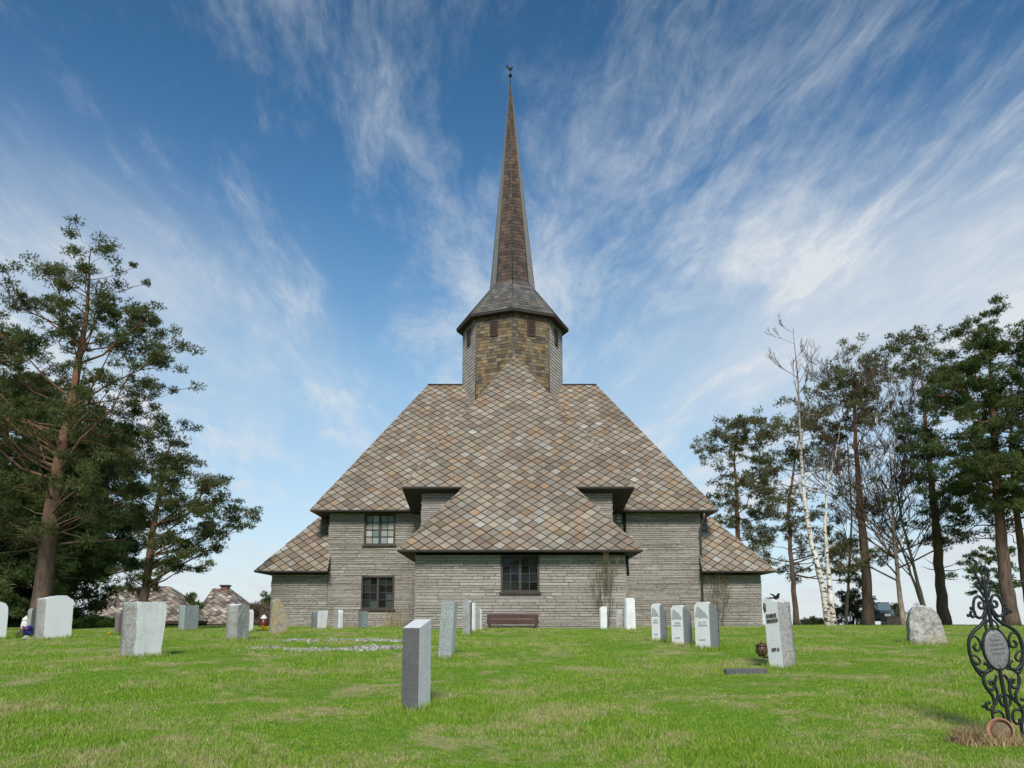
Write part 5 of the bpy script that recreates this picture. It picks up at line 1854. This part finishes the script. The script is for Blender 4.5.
def build_gravel():
    for px0, px1, py, lab, sd in ((250, 402, 648.3, 'nearer pale gravel strip in the lawn', 1), (284, 402, 641.0, 'farther pale gravel strip in the lawn', 2)):
        rng = np.random.default_rng(sd); rr = random.Random(sd)
        a, b = ground_at(px0, py), ground_at(px1, py - .3)
        mb = MB(sd)
        for k in range(800):
            t = rr.random()
            x = a.x + (b.x - a.x) * t
            y = a.y + (b.y - a.y) * t + rr.gauss(0, .19) * (1 + .6 * math.sin(t * 17 + sd)) + .15 * math.sin(t * 9 + sd)
            s = rr.uniform(.012, .04)
            z = G(x, y) + .008
            vs = []
            an = rr.uniform(0, 6)
            for q in range(5):
                an2 = an + q * 1.257
                vs.append((x + math.cos(an2) * s * rr.uniform(.7, 1.2), y + math.sin(an2) * s * rr.uniform(.7, 1.2), z - .01))
            vs.append((x + rr.uniform(-.3, .3) * s, y, z + s * .9))
            mb.mesh(vs, [(0, 1, 5), (1, 2, 5), (2, 3, 5), (3, 4, 5), (4, 0, 5)], 0, (rr.random(), rr.random()))
        tag(mb.build('gravel', MATS['gravel']), lab, 'gravel', kind='stuff')


# ==================================================================== HOUSES, CAR, BOX behind
def house(label, Y, pts, chim, seed, wall_drop=1.7):
    """hipped slate roof from image points: (eaveL, eaveR, ridgeL, ridgeR) on a roof half as deep as long"""
    (el, er, rl, rrr) = pts
    D = 3.4
    a, b = at(*el, Y), at(*er, Y)
    b.z = a.z
    c, d = at(*rl, Y + D), at(*rrr, Y + D)
    d.z = c.z
    zt = min(a.z - wall_drop, G((a.x + b.x) / 2, Y))
    o = thing('slate_roofed_house', label, 'house', ((a.x + b.x) / 2, Y + D, zt), 'slate roofed houses beyond the lawn')
    a2, b2 = Vector((a.x, Y + 2 * D, a.z)), Vector((b.x, Y + 2 * D, b.z))
    mb = MB(seed)
    shell(mb, [[a, b, d, c], [a2, a, c], [b, b2, d], [b2, a2, c, d]], [(a, b), (a2, a), (b, b2), (b2, a2)], [[a, a2, b2, b]], .18, 0, 1, .46, .40, None, seed)
    rf = mb.build('roof', [MATS['house_slate'], MATS['board']], o)
    ch = MB(seed + 1)
    q = at(*chim, Y + D)
    zr = c.z
    ch.box((q.x, Y + D, (q.z + zr - .5) / 2), (.5, .5, q.z - zr + .5), 0)
    ch.box((q.x, Y + D, q.z + .05), (.66, .66, .12), 1, 0, None, .02)
    ch.build('chimney', [MATS['chimney'], MATS['board']], rf)
    w = MB(seed + 2)
    i = .5
    x0, x1, y0, y1, z0, z1 = a.x + i, b.x - i, Y + i, Y + 2 * D - i, zt - .6, a.z - .15
    for p in ([(x0, y0), (x1, y0)], [(x1, y0), (x1, y1)], [(x1, y1), (x0, y1)], [(x0, y1), (x0, y0)]):
        w.face([(*p[0], z0), (*p[1], z0), (*p[1], z1), (*p[0], z1)])
    w.build('wall', MATS['house_wall'], o)
    for k in range(2):
        wm = MB(seed + 5 + k)
        xc = x0 + (x1 - x0) * (.3 + .4 * k)
        wm.box((xc, y0 - .03, z1 - .75), (.9, .08, .9), 0)
        wm.box((xc, y0 - .08, z1 - .75), (.74, .03, .74), 1)
        wm.build('window', [MATS['white_trim'], MATS['pane_dark']], o)


def build_background():
    house('nearer low house with a long hipped slate roof and square chimney, behind the weathered slab', 52, ((80, 621), (189, 621), (112, 586.5), (170, 588.5)), (153.5, 580.5), 161)
    house('farther low house with a short slate roof and small chimney, right of the other', 55, ((188, 624), (248, 624), (213, 588.5), (230, 592)), (225.5, 586.5), 171)
    # car beyond the crest
    Y = 50.0
    p = at(880, 625, Y)
    g = G(p.x, Y)
    o = thing('parked_car', 'dark parked car with a pale windscreen partly hidden by the stout pine trunk', 'car', (p.x, Y, g))
    o.rotation_euler = (0, 0, R(-28))
    mb = MB(1)
    sec = [(-2.1, .45, .80, .72), (-2.05, .35, .82, .84), (-1.0, .30, .96, .86), (.9, .30, 1.0, .86), (1.95, .32, .98, .84), (2.1, .45, .9, .75)]
    vs, fs = [], []
    for y, zb, zt, hw in sec:
        vs += [(-hw, y, zb), (hw, y, zb), (hw * 1.02, y, (zb + zt) / 2), (hw * .93, y, zt), (-hw * .93, y, zt), (-hw * 1.02, y, (zb + zt) / 2)]
    for i in range(len(sec) - 1):
        for k in range(6):
            a, b = i * 6 + k, i * 6 + (k + 1) % 6
            fs.append((a, b, b + 6, a + 6))
    fs += [tuple(reversed(range(6))), tuple(range(30, 36))]
    mb.mesh(vs, fs, 0, None, False)
    # roof over the cabin
    cab = [(-1.15, .95, .78), (-.35, 1.42, .62), (.95, 1.45, .62), (1.75, .99, .76)]
    r_ = [(-.60, -.40, 1.41), (.60, -.40, 1.41), (.60, 1.0, 1.43), (-.60, 1.0, 1.43)]
    top = [(x * .96, y, z + .05) for x, y, z in r_]
    mb.mesh(r_ + top, [(4, 5, 6, 7), (0, 1, 5, 4), (1, 2, 6, 5), (2, 3, 7, 6), (3, 0, 4, 7), (3, 2, 1, 0)])
    mb.build('body', MATS['car_paint'], o, (0, 0, 0))
    mb = MB(2)
    lo = [(-.76, -1.15, .95), (.76, -1.15, .95), (.76, 1.7, .98), (-.76, 1.7, .98)]
    mb.mesh(lo + r_, [(0, 1, 5, 4), (1, 2, 6, 5), (2, 3, 7, 6), (3, 0, 4, 7)])
    mb.build('windows', MATS['car_glass'], o, (0, 0, 0))
    for sx in (-1, 1):
        for y in (-1.3, 1.3):
            mb = MB(3)
            mb.lathe([(.20, -.10), (.31, -.09), (.32, 0), (.31, .09), (.20, .10)], (sx * .80, y, .31), 16, 0, Matrix.Rotation(R(90), 4, 'Y'))
            mb.build('wheel', MATS['rubber'], o, (0, 0, 0))
        mb = MB(4)
        mb.box((sx * .58, -2.08, .66), (.34, .08, .16), 0, 0, None, .03)
        mb.build('headlight', MATS['white_trim'], o, (0, 0, 0))
    # wooden box
    p = at(893, 625, 47)
    g = G(p.x, 47)
    o = thing('wooden_box', 'low brown wooden box standing on the crest left of the boulder stone', 'box', (p.x, 47, g))
    mb = MB(5)
    for k in range(3):
        z = .08 + k * .16
        mb.box((0, -.4, z), (1.05, .03, .145), 0, 0, None, .005); mb.box((0, .4, z), (1.05, .03, .145), 0, 0, None, .005)
        mb.box((-.51, 0, z), (.03, .76, .145), 0, 0, None, .005); mb.box((.51, 0, z), (.03, .76, .145), 0, 0, None, .005)
    mb.build('boards', MATS['old_wood'], o, (0, 0, 0))
    mb = MB(6)
    mb.box((0, 0, .50), (1.15, .92, .04), 0, 0, None, .01)
    mb.build('lid', MATS['old_wood'], o, (0, 0, 0))


build_grass()
build_trees()
build_shrubs()
build_flowers()
build_gravel()
build_background()

# ==================================================================== SKY AND SUN
SUN_EL, SUN_ROT = R(39), R(181)
world = bpy.data.worlds.new('World')
scene.world = world
world.use_nodes = True
nt = world.node_tree
for n_ in list(nt.nodes):
    nt.nodes.remove(n_)


def WN(kind, **kw):
    x = nt.nodes.new(kind)
    for k, v in kw.items():
        setattr(x, k, v)
    return x


def wm(op, a, b=None, c=None, clamp=False):
    x = WN('ShaderNodeMath', operation=op, use_clamp=clamp)
    for i, v in enumerate((a, b, c)):
        if v is None:
            continue
        if isinstance(v, (int, float)):
            x.inputs[i].default_value = v
        else:
            nt.links.new(v, x.inputs[i])
    return x.outputs[0]


def wnoise(x, y, detail, rough, dist=0.0, seed=0.0):
    c = WN('ShaderNodeCombineXYZ')
    nt.links.new(x, c.inputs[0]); nt.links.new(y, c.inputs[1]); c.inputs[2].default_value = seed
    n = WN('ShaderNodeTexNoise')
    n.inputs['Scale'].default_value = 1.0
    n.inputs['Detail'].default_value = detail
    n.inputs['Roughness'].default_value = rough
    n.inputs['Distortion'].default_value = dist
    nt.links.new(c.outputs[0], n.inputs['Vector'])
    return n.outputs['Fac']


def smooth(v, a, b):
    x = WN('ShaderNodeMapRange', interpolation_type='SMOOTHSTEP')
    nt.links.new(v, x.inputs[0])
    x.inputs[1].default_value = a; x.inputs[2].default_value = b
    x.inputs[3].default_value = 0; x.inputs[4].default_value = 1
    return x.outputs[0]


tc = WN('ShaderNodeTexCoord')
sx = WN('ShaderNodeSeparateXYZ')
nt.links.new(tc.outputs['Generated'], sx.inputs[0])
dx, dy, dz = sx.outputs
zc = wm('MAXIMUM', dz, 0.015)
cv = WN('ShaderNodeCombineXYZ')
nt.links.new(dx, cv.inputs[0]); nt.links.new(dy, cv.inputs[1]); nt.links.new(zc, cv.inputs[2])
sky = WN('ShaderNodeTexSky', sky_type='NISHITA')
sky.sun_disc = False
sky.sun_elevation = SUN_EL
sky.sun_rotation = SUN_ROT
sky.altitude = 600
sky.air_density = 1.0
sky.dust_density = 0.6
sky.ozone_density = 2.0
nt.links.new(cv.outputs[0], sky.inputs[0])
# deeper blue overhead
tr_ = WN('ShaderNodeValToRGB')
e = tr_.color_ramp.elements
e[0].position = 0.0; e[0].color = (0.66, 0.74, 0.80, 1)
e[1].position = 0.75; e[1].color = (0.045, 0.39, 0.55, 1)
for p_, c_ in ((0.12, (0.58, 0.81, 0.86, 1)), (0.30, (0.30, 0.80, 0.90, 1)), (0.48, (0.09, 0.58, 0.80, 1))):
    q = e.new(p_); q.color = c_
nt.links.new(zc, tr_.inputs[0])
mixb = WN('ShaderNodeMix', data_type='RGBA', blend_type='MULTIPLY')
mixb.inputs[0].default_value = 1.0
nt.links.new(sky.outputs[0], mixb.inputs[6]); nt.links.new(tr_.outputs[0], mixb.inputs[7])
# cirrus on a high layer
den = wm('ADD', zc, 0.10)
cx_ = wm('DIVIDE', dx, den)
cy_ = wm('DIVIDE', dy, den)
ca, sa = math.cos(R(7)), math.sin(R(7))
rx = wm('ADD', wm('MULTIPLY', cx_, ca), wm('MULTIPLY', cy_, sa))
ry = wm('SUBTRACT', wm('MULTIPLY', cy_, ca), wm('MULTIPLY', cx_, sa))
warp = wnoise(wm('MULTIPLY', rx, 0.8), wm('MULTIPLY', ry, 0.5), 2, .5, 0, 43.0)
fwarp = wnoise(wm('MULTIPLY', rx, 3.0), wm('MULTIPLY', ry, 1.6), 3, .55, 0, 11.0)
rxw = wm('ADD', wm('ADD', rx, wm('MULTIPLY', warp, 0.42)), wm('MULTIPLY', fwarp, 0.16))
st1 = wnoise(wm('MULTIPLY', rxw, 2.9), wm('MULTIPLY', ry, 0.95), 10, .68, .3, 51.3)
st2 = wnoise(wm('MULTIPLY', rxw, 11.0), wm('MULTIPLY', ry, 3.6), 7, .68, .35, 47.7)
mask = wnoise(wm('MULTIPLY', rx, 1.0), wm('MULTIPLY', ry, 0.55), 3, .5, 0, 95.1)
den1 = wm('ADD', wm('MULTIPLY', st1, 0.75), wm('ADD', wm('MULTIPLY', st2, 0.32), wm('MULTIPLY', mask, 0.55)))
cir = smooth(den1, 0.74, 1.10)
# the broad veil to the right and the pale band along the horizon
gu = wm('DIVIDE', dx, wm('MAXIMUM', dy, 0.05))
gw = wm('DIVIDE', dz, wm('MAXIMUM', dy, 0.05))
vx = wm('SUBTRACT', gu, 0.60)
vw = wm('SUBTRACT', wm('SUBTRACT', gw, 0.44), wm('MULTIPLY', vx, 0.30))
ell = wm('ADD', wm('POWER', wm('ABSOLUTE', wm('DIVIDE', vx, 0.48)), 2), wm('POWER', wm('ABSOLUTE', wm('DIVIDE', vw, 0.15)), 2))
front = smooth(dy, 0.05, 0.3)
veil = wm('MULTIPLY', wm('MULTIPLY', wm('EXPONENT', wm('MULTIPLY', ell, -1.0)), front), wm('ADD', wm('MULTIPLY', st1, 1.3), 0.15))
lx_ = wm('ADD', gu, 0.60)
lw_ = wm('ADD', wm('SUBTRACT', gw, 0.44), wm('MULTIPLY', lx_, 0.45))
ell2 = wm('ADD', wm('POWER', wm('ABSOLUTE', wm('DIVIDE', lx_, 0.36)), 2), wm('POWER', wm('ABSOLUTE', wm('DIVIDE', lw_, 0.15)), 2))
veil2 = wm('MULTIPLY', wm('MULTIPLY', wm('EXPONENT', wm('MULTIPLY', ell2, -1.0)), front), wm('ADD', wm('MULTIPLY', st1, 1.5), -0.25))
veil = wm('ADD', veil, wm('MULTIPLY', wm('MAXIMUM', veil2, 0.0), 1.15))
haze = wm('EXPONENT', wm('MULTIPLY', zc, -4.7))
tot = wm('ADD', wm('MULTIPLY', cir, 0.72), wm('MULTIPLY', veil, 0.95))
tot = wm('ADD', tot, wm('MULTIPLY', haze, 0.85), None, True)
mixc = WN('ShaderNodeMix', data_type='RGBA')
nt.links.new(tot, mixc.inputs[0])
nt.links.new(mixb.outputs[2], mixc.inputs[6])
mixc.inputs[7].default_value = (4.5, 4.8, 5.1, 1)
bg = WN('ShaderNodeBackground')
bg.inputs[1].default_value = 0.058
nt.links.new(mixc.outputs[2], bg.inputs[0])
wo = WN('ShaderNodeOutputWorld')
nt.links.new(bg.outputs[0], wo.inputs[0])

sun = bpy.data.lights.new('sun', 'SUN')
sun.energy = 1.5
sun.angle = R(16)
sun.color = (1.0, 0.95, 0.87)
so = bpy.data.objects.new('sun', sun)
COL.objects.link(so)
sd = Vector((math.sin(SUN_ROT) * math.cos(SUN_EL), math.cos(SUN_ROT) * math.cos(SUN_EL), math.sin(SUN_EL)))
so.rotation_euler = sd.to_track_quat('Z', 'Y').to_euler()

vs_ = scene.view_settings
vs_.view_transform = 'Standard'
vs_.look = 'None'
vs_.exposure = 1.45
vs_.gamma = 1
vs_.use_curve_mapping = False
scene.cycles.max_bounces = 6
scene.cycles.use_denoising = True
